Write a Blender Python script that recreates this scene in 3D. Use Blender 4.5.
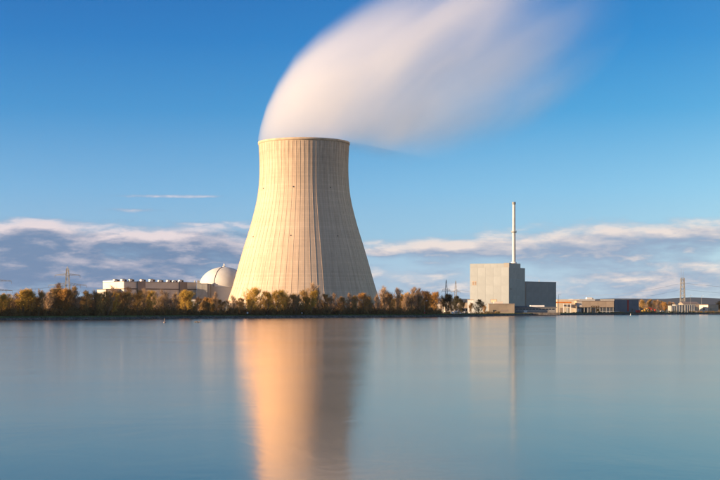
import bpy, bmesh, math, random
from mathutils import Vector, Matrix, noise as mnoise
R = math.radians
S = bpy.context.scene
for o in list(bpy.data.objects): bpy.data.objects.remove(o)
COL = S.collection
PI = math.pi

# ------------------------------------------------------------------ camera
F = 1400.0            # focal length in photograph pixels (720 wide)
HY = 309.0            # row of the horizon
CZ = 5.0              # camera height above the water
cam = bpy.data.cameras.new('camera'); cam.sensor_width = 36; cam.lens = 36 * F / 720
cam.shift_y = (HY - 240) / 720; cam.clip_end = 60000; cam.clip_start = 0.5
co = bpy.data.objects.new('camera', cam); co.location = (0, 0, CZ); co.rotation_euler = (R(90), 0, 0)
COL.objects.link(co); S.camera = co
S.view_settings.view_transform = 'Standard'; S.view_settings.look = 'None'
EXPO = 1.3
S.view_settings.exposure = EXPO; S.view_settings.gamma = 1
S.cycles.volume_bounces = 5
S.cycles.max_bounces = 10

# ------------------------------------------------------------------ sun and sky
SUN_EL = R(9.5)
sdir = Vector((-0.956 * math.cos(SUN_EL), -0.292 * math.cos(SUN_EL), math.sin(SUN_EL)))
sl = bpy.data.lights.new('sun', 'SUN'); sl.energy = 5.0; sl.angle = R(0.5); sl.color = (1.0, 0.69, 0.405)
so = bpy.data.objects.new('sun', sl); so.rotation_euler = sdir.to_track_quat('Z', 'Y').to_euler(); COL.objects.link(so)

W = bpy.data.worlds.new('World'); S.world = W; W.use_nodes = True
nt = W.node_tree; nt.nodes.clear()
class NB:
    """small node-building helper"""
    def __init__(s, tree): s.t = tree
    def n(s, kind, **kw):
        a = s.t.nodes.new(kind)
        for k, v in kw.items(): setattr(a, k, v)
        return a
    def put(s, sock, v):
        if isinstance(v, bpy.types.NodeSocket): s.t.links.new(v, sock)
        else: sock.default_value = v
    def m(s, op, a, b=None, c=None, clamp=False):
        q = s.n('ShaderNodeMath', operation=op); q.use_clamp = clamp
        s.put(q.inputs[0], a)
        if b is not None: s.put(q.inputs[1], b)
        if c is not None: s.put(q.inputs[2], c)
        return q.outputs[0]
    def ss(s, v, lo, hi, a=0.0, b=1.0, kind='SMOOTHSTEP'):
        q = s.n('ShaderNodeMapRange'); q.interpolation_type = kind
        s.put(q.inputs[0], v); q.inputs[1].default_value = lo; q.inputs[2].default_value = hi
        q.inputs[3].default_value = a; q.inputs[4].default_value = b
        return q.outputs[0]
    def mix(s, f, a, b, blend='MIX'):
        q = s.n('ShaderNodeMix', data_type='RGBA', blend_type=blend)
        s.put(q.inputs[0], f); s.put(q.inputs[6], a); s.put(q.inputs[7], b)
        return q.outputs[2]
    def xyz(s, x, y, z):
        q = s.n('ShaderNodeCombineXYZ'); s.put(q.inputs[0], x); s.put(q.inputs[1], y); s.put(q.inputs[2], z)
        return q.outputs[0]
    def noise(s, vec, scale, detail=4, rough=0.5, dist=0.0):
        q = s.n('ShaderNodeTexNoise'); s.put(q.inputs['Vector'], vec)
        q.inputs['Scale'].default_value = scale; q.inputs['Detail'].default_value = detail
        q.inputs['Roughness'].default_value = rough; q.inputs['Distortion'].default_value = dist
        return q.outputs[0]
def lin(r, g, b):
    f = lambda c: (c / 255 / 12.92) if c / 255 <= 0.04045 else ((c / 255 + 0.055) / 1.055) ** 2.4
    return (f(r), f(g), f(b))
BG = 0.1
def skycol(r, g, b):       # a colour as it shows, turned into the value the background needs
    k = 1 / BG / (2 ** EXPO)
    return tuple(c * k for c in lin(r, g, b)) + (1,)
nb = NB(nt)
tc = nb.n('ShaderNodeTexCoord').outputs['Generated']
sp = nb.n('ShaderNodeSeparateXYZ'); nb.put(sp.inputs[0], tc)
dx, dy, dz = sp.outputs
az = nb.m('ARCTAN2', dx, dy)
hyp = nb.m('SQRT', nb.m('ADD', nb.m('MULTIPLY', dx, dx), nb.m('MULTIPLY', dy, dy)))
el = nb.m('ARCTAN2', dz, hyp)
U = nb.m('MULTIPLY_ADD', az, 1400.0, 360.0)           # bearing, 1400 units to the radian
E = nb.m('MULTIPLY', el, 1400.0)                      # elevation in the same unit
sky = nb.n('ShaderNodeTexSky', sky_type='NISHITA'); sky.sun_disc = False
sky.sun_elevation = SUN_EL
sky.sun_rotation = math.atan2(sdir.x, sdir.y)
sky.air_density = 1.0; sky.dust_density = 0.6; sky.ozone_density = 2.0; sky.altitude = 300
# a polarised, clear evening sky: deepen the blue with height
ramp = nb.n('ShaderNodeValToRGB'); nb.put(ramp.inputs[0], nb.m('DIVIDE', E, 700.0, clamp=True))
cr = ramp.color_ramp
SKYG = [(0.0, (165, 188, 212)), (0.045, (160, 190, 218)), (0.10, (138, 186, 220)), (0.17, (112, 176, 222)), (0.28, (56, 146, 208)),
        (0.38, (16, 122, 196)), (0.50, (4, 100, 178)), (1.0, (34, 88, 148))]
while len(cr.elements) < len(SKYG): cr.elements.new(0.5)
for e_, (p_, c_) in zip(cr.elements, SKYG):
    e_.position = p_; e_.color = tuple(v for v in lin(*c_)) + (1,)
grad = nb.mix(1.0, ramp.outputs[0], tuple([1 / BG / 2 ** EXPO] * 3) + (1,), 'MULTIPLY')
dt = nb.n('ShaderNodeVectorMath', operation='DOT_PRODUCT'); nb.put(dt.inputs[0], tc); dt.inputs[1].default_value = tuple(sdir)
pol = nb.m('SUBTRACT', 1.0, nb.m('MULTIPLY', dt.outputs['Value'], dt.outputs['Value']), clamp=True)
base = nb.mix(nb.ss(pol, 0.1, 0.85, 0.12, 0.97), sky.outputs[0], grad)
# slightly paler away from the darkest part of the polarised band
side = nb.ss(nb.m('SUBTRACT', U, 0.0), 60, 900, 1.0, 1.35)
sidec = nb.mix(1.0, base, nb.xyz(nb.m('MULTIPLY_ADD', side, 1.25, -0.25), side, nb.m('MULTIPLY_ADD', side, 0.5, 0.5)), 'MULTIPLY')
base = sidec

def cloud_field(shift):
    Es = nb.m('ADD', E, shift)
    wv = nb.xyz(nb.m('DIVIDE', U, 52.0), nb.m('DIVIDE', Es, 15.0), 0.0)
    n1 = nb.noise(wv, 1.0, 7, 0.6, 0.15)
    wv2 = nb.xyz(nb.m('DIVIDE', U, 200.0), nb.m('DIVIDE', Es, 26.0), 5.3)
    n2 = nb.noise(wv2, 1.0, 3, 0.5, 0.2)
    nn = nb.m('ADD', nb.m('MULTIPLY', nb.m('SUBTRACT', n1, 0.5), 1.6), nb.m('MULTIPLY', nb.m('SUBTRACT', n2, 0.5), 1.2))
    tot = None
    # cloud banks: bearing, elevation, half-widths, weight, slope
    for (cx, cy, rx, ry, w) in BANKS:
        a = nb.m('DIVIDE', nb.m('SUBTRACT', U, cx), rx)
        b = nb.m('DIVIDE', nb.m('SUBTRACT', Es, HY - cy), ry)
        g = nb.m('MULTIPLY', nb.m('EXPONENT', nb.m('MULTIPLY', nb.m('ADD', nb.m('MULTIPLY', a, a), nb.m('MULTIPLY', b, b)), -1.0)), w)
        tot = g if tot is None else nb.m('ADD', tot, g)
    # unseen bank round the rest of the sky, made thicker to warm shaded faces
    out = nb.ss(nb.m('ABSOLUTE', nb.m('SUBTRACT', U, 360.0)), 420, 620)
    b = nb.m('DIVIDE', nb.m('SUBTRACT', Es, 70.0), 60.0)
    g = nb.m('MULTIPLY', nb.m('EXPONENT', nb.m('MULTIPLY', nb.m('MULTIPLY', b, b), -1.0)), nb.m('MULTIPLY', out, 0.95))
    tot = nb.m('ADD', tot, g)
    hi_ = nb.m('MULTIPLY', nb.ss(Es, 82, 104, 0.0, -0.75), nb.m('SUBTRACT', 1.0, out))
    return nb.m('ADD', nb.m('ADD', tot, nn), hi_), n1
BANKS = [(-60, 240, 110, 17, 0.7), (40, 236, 50, 15, 0.5), (60, 264, 230, 26, 1.15), (170, 238, 80, 12, 0.6), (235, 248, 60, 14, 0.5), (150, 290, 260, 16, 0.35),
         (180, 197.5, 120, 3.2, 1.15), (140, 211, 60, 3.2, 0.8), (378, 254, 26, 5, 0.55), (440, 247, 60, 8, 0.7), (545, 248, 120, 12, 0.9),
         (690, 236, 130, 14, 1.0), (640, 262, 90, 8, 0.35), (610, 277, 70, 9, 0.55), (710, 275, 70, 12, 0.6), (420, 272, 60, 10, 0.4), (600, 294, 260, 8, 0.35)]
f0, n0 = cloud_field(0.0)
f1, _ = cloud_field(9.0)
dens = nb.ss(f0, -0.02, 0.95)
up = nb.ss(f1, 0.0, 1.0)
lit = nb.m('ADD', nb.m('MULTIPLY', nb.m('SUBTRACT', dens, up), 1.25), nb.ss(n0, 0.46, 0.72, 0.0, 0.5), clamp=True)
leftness = nb.ss(U, 240, 420, 1.0, 0.0)
shade = nb.mix(leftness, skycol(140, 160, 190), skycol(96, 126, 166))
bright = nb.mix(leftness, skycol(246, 228, 218), skycol(240, 222, 222))
ccol = nb.mix(lit, shade, bright)
above = nb.ss(E, -4, 6)
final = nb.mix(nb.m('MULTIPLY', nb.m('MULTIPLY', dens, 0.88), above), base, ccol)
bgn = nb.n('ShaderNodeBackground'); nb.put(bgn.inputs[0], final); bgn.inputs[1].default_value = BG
wo = nb.n('ShaderNodeOutputWorld'); nt.links.new(bgn.outputs[0], wo.inputs[0])
W.cycles.sampling_method = 'MANUAL'; W.cycles.sample_map_resolution = 1024

# ------------------------------------------------------------------ helpers
def P(px, py, D): return Vector(((px - 360) / F * D, D, CZ + (HY - py) / F * D))
def tag(o, label=None, cat=None, group=None, kind=None):
    if label: o['label'] = label
    if cat: o['category'] = cat
    if group: o['group'] = group
    if kind: o['kind'] = kind
    return o
def empty(name, loc, rz=0.0, label=None, cat=None, group=None):
    o = bpy.data.objects.new(name, None); COL.objects.link(o); o.location = loc; o.rotation_euler = (0, 0, rz)
    o.empty_display_size = 0.5
    return tag(o, label, cat, group)
class MB:
    def __init__(s): s.v = []; s.f = []; s.sm = []
    def add(s, vs, fs, smooth=False):
        k = len(s.v); s.v += [tuple(v) for v in vs]; s.f += [tuple(i + k for i in f) for f in fs]; s.sm += [smooth] * len(fs)
        return s
    def box(s, x0, x1, y0, y1, z0, z1):
        vs = [(x, y, z) for z in (z0, z1) for y in (y0, y1) for x in (x0, x1)]
        return s.add(vs, [(0, 2, 3, 1), (4, 5, 7, 6), (0, 1, 5, 4), (2, 6, 7, 3), (0, 4, 6, 2), (1, 3, 7, 5)])
    def tube(s, p, q, r0, r1=None, n=6, smooth=False, caps=True):
        r1 = r0 if r1 is None else r1
        p = Vector(p); q = Vector(q); d = (q - p)
        if d.length < 1e-6: return s
        d.normalize(); a = d.orthogonal().normalized(); b = d.cross(a)
        vs = []
        for (c, r) in ((p, r0), (q, r1)):
            for i in range(n):
                t = 2 * PI * i / n; vs.append(c + a * (math.cos(t) * r) + b * (math.sin(t) * r))
        fs = [(i, (i + 1) % n, n + (i + 1) % n, n + i) for i in range(n)]
        if caps: fs += [tuple(range(n))[::-1], tuple(range(n, 2 * n))]
        return s.add(vs, fs, smooth)
    def lathe(s, prof, n=48, c=(0, 0), smooth=True):
        vs = []
        for (r, z) in prof:
            for i in range(n):
                t = 2 * PI * i / n; vs.append((c[0] + r * math.cos(t), c[1] + r * math.sin(t), z))
        fs = []
        for k in range(len(prof) - 1):
            for i in range(n):
                j = (i + 1) % n; fs.append((k * n + i, k * n + j, (k + 1) * n + j, (k + 1) * n + i))
        return s.add(vs, fs, smooth)
    def mesh(s, name, mt):
        me = bpy.data.meshes.new(name); me.from_pydata(s.v, [], s.f); me.polygons.foreach_set('use_smooth', s.sm)
        me.materials.append(mt); me.update(); return me
    def build(s, name, mt, parent=None, loc=None, rz=None):
        o = bpy.data.objects.new(name, s.mesh(name, mt)); COL.objects.link(o)
        if parent: o.parent = parent
        if loc is not None: o.location = loc
        if rz is not None: o.rotation_euler = (0, 0, rz)
        return o
def link(name, me, parent=None, loc=(0, 0, 0), rot=(0, 0, 0), sc=(1, 1, 1)):
    o = bpy.data.objects.new(name, me); COL.objects.link(o); o.parent = parent
    o.location = loc; o.rotation_euler = rot; o.scale = sc
    return o
def mat(name, col, rough=0.8, var=0.12, scale=0.3, bump=0.0, bscale=2.0, metal=0.0, col2=None, stretch=None, spec=0.3, rnd=0.0):
    m = bpy.data.materials.new(name); m.use_nodes = True
    t = m.node_tree; b = NB(t); pr = t.nodes['Principled BSDF']
    tcn = b.n('ShaderNodeTexCoord').outputs['Object']
    if stretch:
        mp = b.n('ShaderNodeMapping'); mp.inputs['Scale'].default_value = stretch; b.put(mp.inputs[0], tcn); tcn = mp.outputs[0]
    nz = b.noise(tcn, scale, 5, 0.6)
    c2 = col2 if col2 else tuple(c * (1 - 2 * var) for c in col)
    c1 = col if col2 else tuple(min(1, c * (1 + var)) for c in col)
    out = b.mix(b.ss(nz, 0.3, 0.7), tuple(c2) + (1,), tuple(c1) + (1,))
    if rnd:
        oi = b.n('ShaderNodeObjectInfo').outputs['Random']
        k = b.ss(oi, 0, 1, 1 - rnd, 1 + rnd, 'LINEAR')
        out = b.mix(1.0, out, b.xyz(k, k, k), 'MULTIPLY')
    b.put(pr.inputs['Base Color'], out)
    pr.inputs['Roughness'].default_value = rough; pr.inputs['Metallic'].default_value = metal
    pr.inputs['Specular IOR Level'].default_value = spec
    if bump:
        bn = b.n('ShaderNodeBump'); bn.inputs['Strength'].default_value = bump; bn.inputs['Distance'].default_value = 0.3
        b.put(bn.inputs['Height'], b.noise(tcn, bscale, 4, 0.6)); b.put(pr.inputs['Normal'], bn.outputs[0])
    return m
M = {}
M['cream'] = mat('cream_cladding', (0.62, 0.54, 0.46), 0.7, 0.06, 0.08, rnd=0.04)
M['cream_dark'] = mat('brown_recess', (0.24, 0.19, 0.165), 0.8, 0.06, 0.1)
M['ledge'] = mat('dark_ledge', (0.12, 0.085, 0.07), 0.8, 0.1, 0.2)
M['domec'] = mat('dome_concrete', (0.54, 0.53, 0.50), 0.75, 0.08, 0.05, bump=0.1, bscale=0.3)
M['white'] = mat('white_paint', (0.72, 0.7, 0.66), 0.6, 0.05, 0.3)
M['dark'] = mat('dark_opening', (0.03, 0.032, 0.038), 0.5, 0.1, 0.4)
M['grey'] = mat('grey_concrete', (0.30, 0.30, 0.29), 0.8, 0.1, 0.15)
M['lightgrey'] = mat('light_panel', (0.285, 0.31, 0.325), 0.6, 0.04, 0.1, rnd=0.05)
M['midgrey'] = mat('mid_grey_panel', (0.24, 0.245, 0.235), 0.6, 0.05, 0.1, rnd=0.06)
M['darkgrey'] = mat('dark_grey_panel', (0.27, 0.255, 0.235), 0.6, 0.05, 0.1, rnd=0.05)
M['slate'] = mat('slate_blue_cladding', (0.16, 0.165, 0.185), 0.6, 0.06, 0.1, rnd=0.08)
M['tan'] = mat('tan_wall', (0.46, 0.35, 0.25), 0.8, 0.08, 0.1, rnd=0.05)
M['tan_dull'] = mat('dull_tan_wall', (0.27, 0.22, 0.17), 0.8, 0.1, 0.1)
M['warehouse'] = mat('warehouse_cladding', (0.50, 0.44, 0.36), 0.7, 0.06, 0.1)
M['orange'] = mat('orange_paint', (0.62, 0.2, 0.035), 0.6, 0.1, 0.5)
M['red'] = mat('red_paint', (0.5, 0.05, 0.03), 0.6, 0.1, 0.5)
M['yellow'] = mat('yellow_paint', (0.72, 0.42, 0.05), 0.6, 0.1, 0.5)
M['steel'] = mat('galvanised_steel', (0.30, 0.29, 0.27), 0.5, 0.1, 0.4, metal=0.3)
M['wire'] = mat('cable', (0.16, 0.15, 0.15), 0.6, 0.1, 0.4)
M['chimney'] = mat('chimney_paint', (0.5, 0.51, 0.51), 0.6, 0.06, 0.1)
M['stone'] = mat('riprap_stone', (0.16, 0.14, 0.125), 0.9, 0.25, 0.5)
M['glass'] = mat('window_glass', (0.05, 0.06, 0.075), 0.15, 0.1, 0.3, spec=0.6)
M['bark'] = mat('bark', (0.17, 0.125, 0.08), 0.9, 0.2, 1.5)
M['bird'] = mat('pale_feathers', (0.22, 0.17, 0.12), 0.8, 0.2, 4)

# ------------------------------------------------------------------ shoreline, ground, water
SH = [(-1500, 300), (-700, 370), (-360, 450), (-100, 540), (0, 609), (100, 655), (180, 735), (300, 790), (400, 830), (480, 930), (540, 1080),
      (600, 1200), (720, 1300), (820, 1330), (1100, 1400), (1500, 1450), (2300, 1400)]
def shoreD(px):
    for (a, da), (b, db) in zip(SH, SH[1:]):
        if a <= px <= b: return da + (db - da) * (px - a) / (b - a)
    return SH[0][1] if px < SH[0][0] else SH[-1][1]
GZ = 1.7
pts = []
px = -1500
while px <= 2300:
    D = shoreD(px) + 3.0 * mnoise.noise(Vector((px * 0.03, 3.1, 0))) + 1.2 * mnoise.noise(Vector((px * 0.2, 7.1, 0)))
    pts.append(Vector(((px - 360) / F * D, D, 0))); px += 6 if -80 < px < 800 else 40
pts.insert(0, Vector((-9000, 150, 0))); pts.append(Vector((9000, 1300, 0)))
gm = MB()
prof = [(-14, -2.5), (-1.0, -0.25), (0, 0.02), (1.5, 0.55), (3.5, 1.15), (5.0, GZ - 0.1), (7.5, GZ), (30, GZ), (120, GZ), (600, GZ)]
rows = []
nP = len(pts)
for i, p in enumerate(pts):
    for (d, z) in prof:
        jit = 0.12 * mnoise.noise(Vector((p.x * 0.3, d, 1.0))) if 0 < d < 6 else 0
        rows.append((p.x, p.y + d, z + jit))
    rows.append((p.x * 1.0, 30000, GZ))
k = len(prof) + 1
fs = [(i * k + j, (i + 1) * k + j, (i + 1) * k + j + 1, i * k + j + 1) for i in range(nP - 1) for j in range(k - 1)]
gm.add(rows, fs)
def ground_mat():
    m = bpy.data.materials.new('ground'); m.use_nodes = True; b = NB(m.node_tree); pr = m.node_tree.nodes['Principled BSDF']
    geo = b.n('ShaderNodeNewGeometry').outputs['Position']
    spz = b.n('ShaderNodeSeparateXYZ'); b.put(spz.inputs[0], geo); z = spz.outputs[2]
    n = b.noise(geo, 0.25, 5, 0.6); n2 = b.noise(geo, 0.02, 3, 0.5)
    grass = b.mix(b.ss(n, 0.35, 0.65), (0.03, 0.05, 0.012, 1), (0.075, 0.105, 0.02, 1))
    litter = b.mix(b.ss(n, 0.35, 0.65), (0.035, 0.027, 0.015, 1), (0.085, 0.065, 0.035, 1))
    soil = b.mix(b.ss(n, 0.35, 0.65), (0.03, 0.025, 0.02, 1), (0.09, 0.075, 0.06, 1))
    top = b.mix(b.ss(n2, 0.42, 0.58), grass, litter)
    c = b.mix(b.ss(z, 0.9, 1.35), soil, top)
    b.put(pr.inputs['Base Color'], c); pr.inputs['Roughness'].default_value = 0.95
    return m
M['ground'] = ground_mat()
tag(gm.build('ground', M['ground']), kind='structure')
# lake bed and the dyke the camera stands on
bed = MB()
bed.add([(-9000, -3, -2.6), (9000, -3, -2.6), (9000, 1450, -2.6), (-9000, 1450, -2.6)], [(0, 1, 2, 3)])
tag(bed.build('lake_bed', mat('lake_mud', (0.05, 0.045, 0.03), 0.9)), kind='structure')
dk = MB()
xs = [-9000 + 18000 * i / 60 for i in range(61)]
dp = [(9, -2.7), (6, -0.6), (2.2, 1.0), (-1.5, 3.3), (-6, 3.35), (-14, 0.8), (-9000, 0.8)]
vs = [(x, y, z) for x in xs for (y, z) in dp]
kk = len(dp)
dk.add(vs, [(i * kk + j, i * kk + j + 1, (i + 1) * kk + j + 1, (i + 1) * kk + j) for i in range(60) for j in range(kk - 1)])
tag(dk.build('lake_dyke', M['ground']), kind='structure')

def water_mat():
    m = bpy.data.materials.new('lake_water'); m.use_nodes = True; b = NB(m.node_tree); pr = m.node_tree.nodes['Principled BSDF']
    t = m.node_tree; t.nodes.remove(pr)
    tcn = b.n('ShaderNodeNewGeometry').outputs['Position']
    mp = b.n('ShaderNodeMapping'); mp.inputs['Scale'].default_value = (0.30, 0.16, 1); mp.inputs['Rotation'].default_value = (0, 0, 0.35); b.put(mp.inputs[0], tcn)
    n = b.noise(mp.outputs[0], 0.5, 4, 0.55, 0.5)
    mp2 = b.n('ShaderNodeMapping'); mp2.inputs['Scale'].default_value = (0.012, 0.035, 1); mp2.inputs['Rotation'].default_value = (0, 0, 0.2); b.put(mp2.inputs[0], tcn)
    n2 = b.noise(mp2.outputs[0], 1.0, 5, 0.6, 0.5)
    bn = b.n('ShaderNodeBump'); bn.inputs['Strength'].default_value = 0.065; bn.inputs['Distance'].default_value = 0.5
    b.put(bn.inputs['Height'], n)
    gl = b.n('ShaderNodeBsdfGlossy'); gl.distribution = 'MULTI_GGX'; gl.inputs['Color'].default_value = (0.96, 0.82, 0.67, 1)
    b.put(gl.inputs['Roughness'], b.ss(n2, 0.3, 0.7, 0.13, 0.15)); b.put(gl.inputs['Normal'], bn.outputs[0])
    df = b.n('ShaderNodeBsdfDiffuse'); df.inputs['Color'].default_value = (0.026, 0.040, 0.040, 1)
    fr = b.n('ShaderNodeFresnel'); fr.inputs['IOR'].default_value = 1.333
    mx = b.n('ShaderNodeMixShader'); b.put(mx.inputs[0], b.m('POWER', fr.outputs[0], 0.5)); t.links.new(df.outputs[0], mx.inputs[1]); t.links.new(gl.outputs[0], mx.inputs[2])
    t.links.new(mx.outputs[0], t.nodes['Material Output'].inputs[0])
    return m
wm = MB()
wm.add([(-9000, -2, 0), (9000, -2, 0), (9000, 1500, 0), (-9000, 1500, 0)], [(0, 1, 2, 3)])
tag(wm.build('lake_water', water_mat()), kind='structure')

# far hills
def hills(name, D0, crest, base_depth, m, seed, x0=-700, x1=1400):
    h = MB(); n = 160; vs = []
    for i in range(n + 1):
        px = x0 + (x1 - x0) * i / n
        top = crest(px) + 0.9 * mnoise.noise(Vector((px * 0.03, seed, 0))) + 0.35 * mnoise.noise(Vector((px * 0.15, seed, 3)))
        for (fz, dd) in ((0.0, -base_depth), (0.35, -base_depth * 0.55), (0.8, -base_depth * 0.2), (1.0, 0), (0.8, base_depth * 0.5), (0, base_depth)):
            D = D0 + dd; z = P(px, top, D0).z
            vs.append(((px - 360) / F * D, D, GZ - 0.5 + (z - GZ) * fz))
    h.add(vs, [(i * 6 + j, (i + 1) * 6 + j, (i + 1) * 6 + j + 1, i * 6 + j + 1) for i in range(n) for j in range(5)], True)
    return tag(h.build(name, m), kind='structure')
M['hill'] = mat('hazed_wooded_hill', (0.04, 0.05, 0.062), 0.95, 0.3, 0.01, col2=(0.06, 0.068, 0.075))  # distance haze is put into the colour as a blue-grey tint
def crest1(px): return 299.3 - 1.6 * math.exp(-((px - 702) / 22) ** 2) - 0.9 * math.exp(-((px - 640) / 60) ** 2) - 1.0 * math.exp(-((px - 10) / 80) ** 2) - 0.8 * math.exp(-((px - 430) / 60) ** 2)
hills('hills', 5200, crest1, 1400, M['hill'], 2.0)

# ------------------------------------------------------------------ cooling tower
TD = 1400.0; TX = (304 - 360) / F * TD
tw = empty('cooling_tower', (TX, TD, GZ), 0, 'huge flared concrete cooling tower steaming behind the bank trees', 'cooling tower')
PROF = [(303, 76.6), (297, 74.6), (290, 72.0), (280, 69.2), (270, 66.4), (260, 63.6), (250, 60.7), (240, 57.6), (230, 54.4), (220, 51.6), (208, 48.6), (202, 47.2), (195, 46.0), (188, 45.1), (180, 44.5), (172, 44.25), (165, 44.2), (157, 44.4), (150, 44.8), (143, 45.3)]
def trad(z):       # z above tower base
    y = HY - (z + GZ - CZ) * F / TD
    ys = [p[0] for p in PROF]
    if y >= ys[0]: return PROF[0][1] + (y - ys[0]) * 0.3
    for (ya, ra), (yb, rb) in zip(PROF, PROF[1:]):
        if yb <= y <= ya: return ra + (rb - ra) * (ya - y) / (ya - yb)
    return PROF[-1][1]
# smooth the profile
def tr(z): return sum(trad(z + d) for d in (-6, -4, -2, 0, 2, 4, 6)) / 7
TH = CZ + (HY - 142.8) - GZ
zs = [9 + (TH - 9) * i / 56 for i in range(57)]
def tower_mat():
    m = bpy.data.materials.new('tower_concrete'); m.use_nodes = True; b = NB(m.node_tree); pr = m.node_tree.nodes['Principled BSDF']
    ob = b.n('ShaderNodeTexCoord').outputs['Object']
    s3 = b.n('ShaderNodeSeparateXYZ'); b.put(s3.inputs[0], ob)
    ang = b.m('ARCTAN2', s3.outputs[1], s3.outputs[0]); z = s3.outputs[2]
    streak = b.noise(b.xyz(b.m('MULTIPLY', ang, 26.0), b.m('MULTIPLY', z, 0.02), 0.0), 1.0, 5, 0.6)
    blot = b.noise(ob, 0.05, 5, 0.6)
    # cast in lifts: every ring has a slightly different tone
    lift = b.m('FLOOR', b.m('DIVIDE', z, 1.9)); 
    wn = b.n('ShaderNodeTexWhiteNoise', noise_dimensions='1D'); b.put(wn.inputs['W'], lift)
    panel = b.m('FLOOR', b.m('MULTIPLY', ang, 72 / (2 * PI)))
    wn2 = b.n('ShaderNodeTexWhiteNoise', noise_dimensions='2D'); b.put(wn2.inputs['Vector'], b.xyz(panel, lift, 0.0))
    c = b.mix(b.ss(streak, 0.3, 0.7), (0.48, 0.36, 0.262, 1), (0.60, 0.46, 0.34, 1))
    k = b.m('ADD', b.m('ADD', b.ss(wn.outputs[0], 0, 1, 0.95, 1.04, 'LINEAR'), b.ss(wn2.outputs[0], 0, 1, -0.03, 0.03, 'LINEAR')), b.ss(blot, 0.3, 0.7, -0.05, 0.04))
    joint = b.ss(b.m('ABSOLUTE', b.m('SUBTRACT', b.m('FRACT', b.m('DIVIDE', z, 1.9)), 0.5)), 0.40, 0.47, 0.0, 0.09)
    k = b.m('SUBTRACT', k, joint)
    # weather staining under the rim
    rim = b.m('MULTIPLY', b.ss(z, TH - 60, TH - 2), b.ss(b.noise(b.xyz(b.m('MULTIPLY', ang, 18.0), b.m('MULTIPLY', z, 0.03), 3.0), 1.0, 4, 0.6), 0.36, 0.66, 0.0, 0.34))
    k = b.m('SUBTRACT', k, rim)
    c = b.mix(1.0, c, b.xyz(k, k, k), 'MULTIPLY')
    b.put(pr.inputs['Base Color'], c); pr.inputs['Roughness'].default_value = 0.9; pr.inputs['Specular IOR Level'].default_value = 0.15
    return m
M['tower'] = tower_mat()
sh = MB()
sh.lathe([(tr(z), z) for z in zs] + [(tr(TH) - 0.8, TH)] + [(tr(z) - 0.8, z) for z in reversed(zs)] + [(tr(9), 9)], 216)
sh.build('shell', M['tower'], tw)
rim = MB(); r_ = tr(TH)
rim.lathe([(r_ + 0.02, TH - 2.2), (r_ + 0.55, TH - 2.0), (r_ + 0.7, TH + 0.15), (r_ - 1.0, TH + 0.25), (r_ - 1.0, TH - 1)], 144)
rim.build('rim', mat('rim_concrete', (0.50, 0.375, 0.26), 0.9, 0.1, 0.2), tw)
NR = 72
rb = MB()
for side_ in (0,):
    vs = []; hw = 0.16
    for z in zs[:-1]:
        r = tr(z)
        for (dr, t) in ((-0.1, -hw), (0.17, -hw * 0.75), (0.17, hw * 0.75), (-0.1, hw)): vs.append((r + dr, t, z))
    fs = []
    for i in range(len(zs) - 2):
        for j in range(3): fs.append((i * 4 + j, i * 4 + j + 1, (i + 1) * 4 + j + 1, (i + 1) * 4 + j))
    fs += [(0, 3, 2, 1), tuple((len(zs) - 2) * 4 + j for j in range(4))]
    rb.add(vs, fs)
M['rib'] = mat('rib_concrete', (0.57, 0.435, 0.315), 0.9, 0.1, 0.2, spec=0.15)
rme = rb.mesh('rib', M['rib'])
for i in range(NR): link('rib', rme, tw, rot=(0, 0, 2 * PI * (i + 0.5) / NR))
# V-shaped columns of the air inlet, basin
colm = MB(); th = 2 * PI / 56
colm.tube((tr(9) - 0.6, 0, 9.3), (77.6 * math.cos(th / 2), 77.6 * math.sin(th / 2), 0), 0.5, n=6)
colm.tube((tr(9) - 0.6, 0, 9.3), (77.6 * math.cos(-th / 2), 77.6 * math.sin(-th / 2), 0), 0.5, n=6)
cme = colm.mesh('inlet_column', M['grey'])
for i in range(56): link('inlet_column', cme, tw, rot=(0, 0, th * i))
bs = MB(); bs.lathe([(79.5, -0.5), (79.5, 1.2), (78.6, 1.2), (78.6, 0.3), (0.1, 0.3)], 96, smooth=False); bs.build('basin', M['grey'], tw)
fl = MB(); fl.lathe([(70, 0.3), (70, 8.5), (0.1, 9.5)], 72, smooth=False); fl.build('cooling_fill', M['dark'], tw)
# warning lamps / inspection hatches in two rings
ht = MB(); ht.box(-0.1, 0.4, -0.35, 0.35, -0.55, 0.55); ht.box(0.4, 0.7, -0.2, 0.2, -0.2, 0.2)
hme = ht.mesh('warning_lamp', M['dark'])
for (yy, xl) in ((190.5, (265.2, 295.4, 331.2)), (238.3, (255.6, 293.4, 338.4))):
    z = CZ + (HY - yy) - GZ
    for xx in xl:
        s_ = (xx - 304) / tr(z); a_ = math.asin(max(-1, min(1, s_)))
        link('warning_lamp', hme, tw, loc=(tr(z) * math.sin(a_), -tr(z) * math.cos(a_), z), rot=(0, 0, a_ - PI / 2))

# ------------------------------------------------------------------ steam plume (a real volume that leaves the tower mouth)
# stations: x from the tower axis, lower edge, upper edge (both above the rim), half depth
ST = [(-46, -3, 6, 3), (-43, -6, 20, 16), (-37, -9, 40, 28), (-26, -10, 64, 38), (-9, -11, 91, 45), (14, -11, 114, 50), (40, -12, 134, 54), (58, -16, 147, 58), (80, -22, 160, 64),
      (115, -25, 180, 72), (150, -20, 198, 79), (190, -8, 214, 86), (225, 6, 218, 90), (255, 24, 218, 88), (285, 48, 210, 78), (310, 76, 195, 56), (328, 105, 170, 20)]
X0, X1 = ST[0][0], ST[-1][0]
def stat(x):
    for a, b in zip(ST, ST[1:]):
        if a[0] <= x <= b[0]:
            t = (x - a[0]) / (b[0] - a[0]); return [a[i] + (b[i] - a[i]) * t for i in (1, 2, 3)]
    return list(ST[-1][1:])
pm = MB(); vs = []; NA = 28; infl = 1.0
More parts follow.
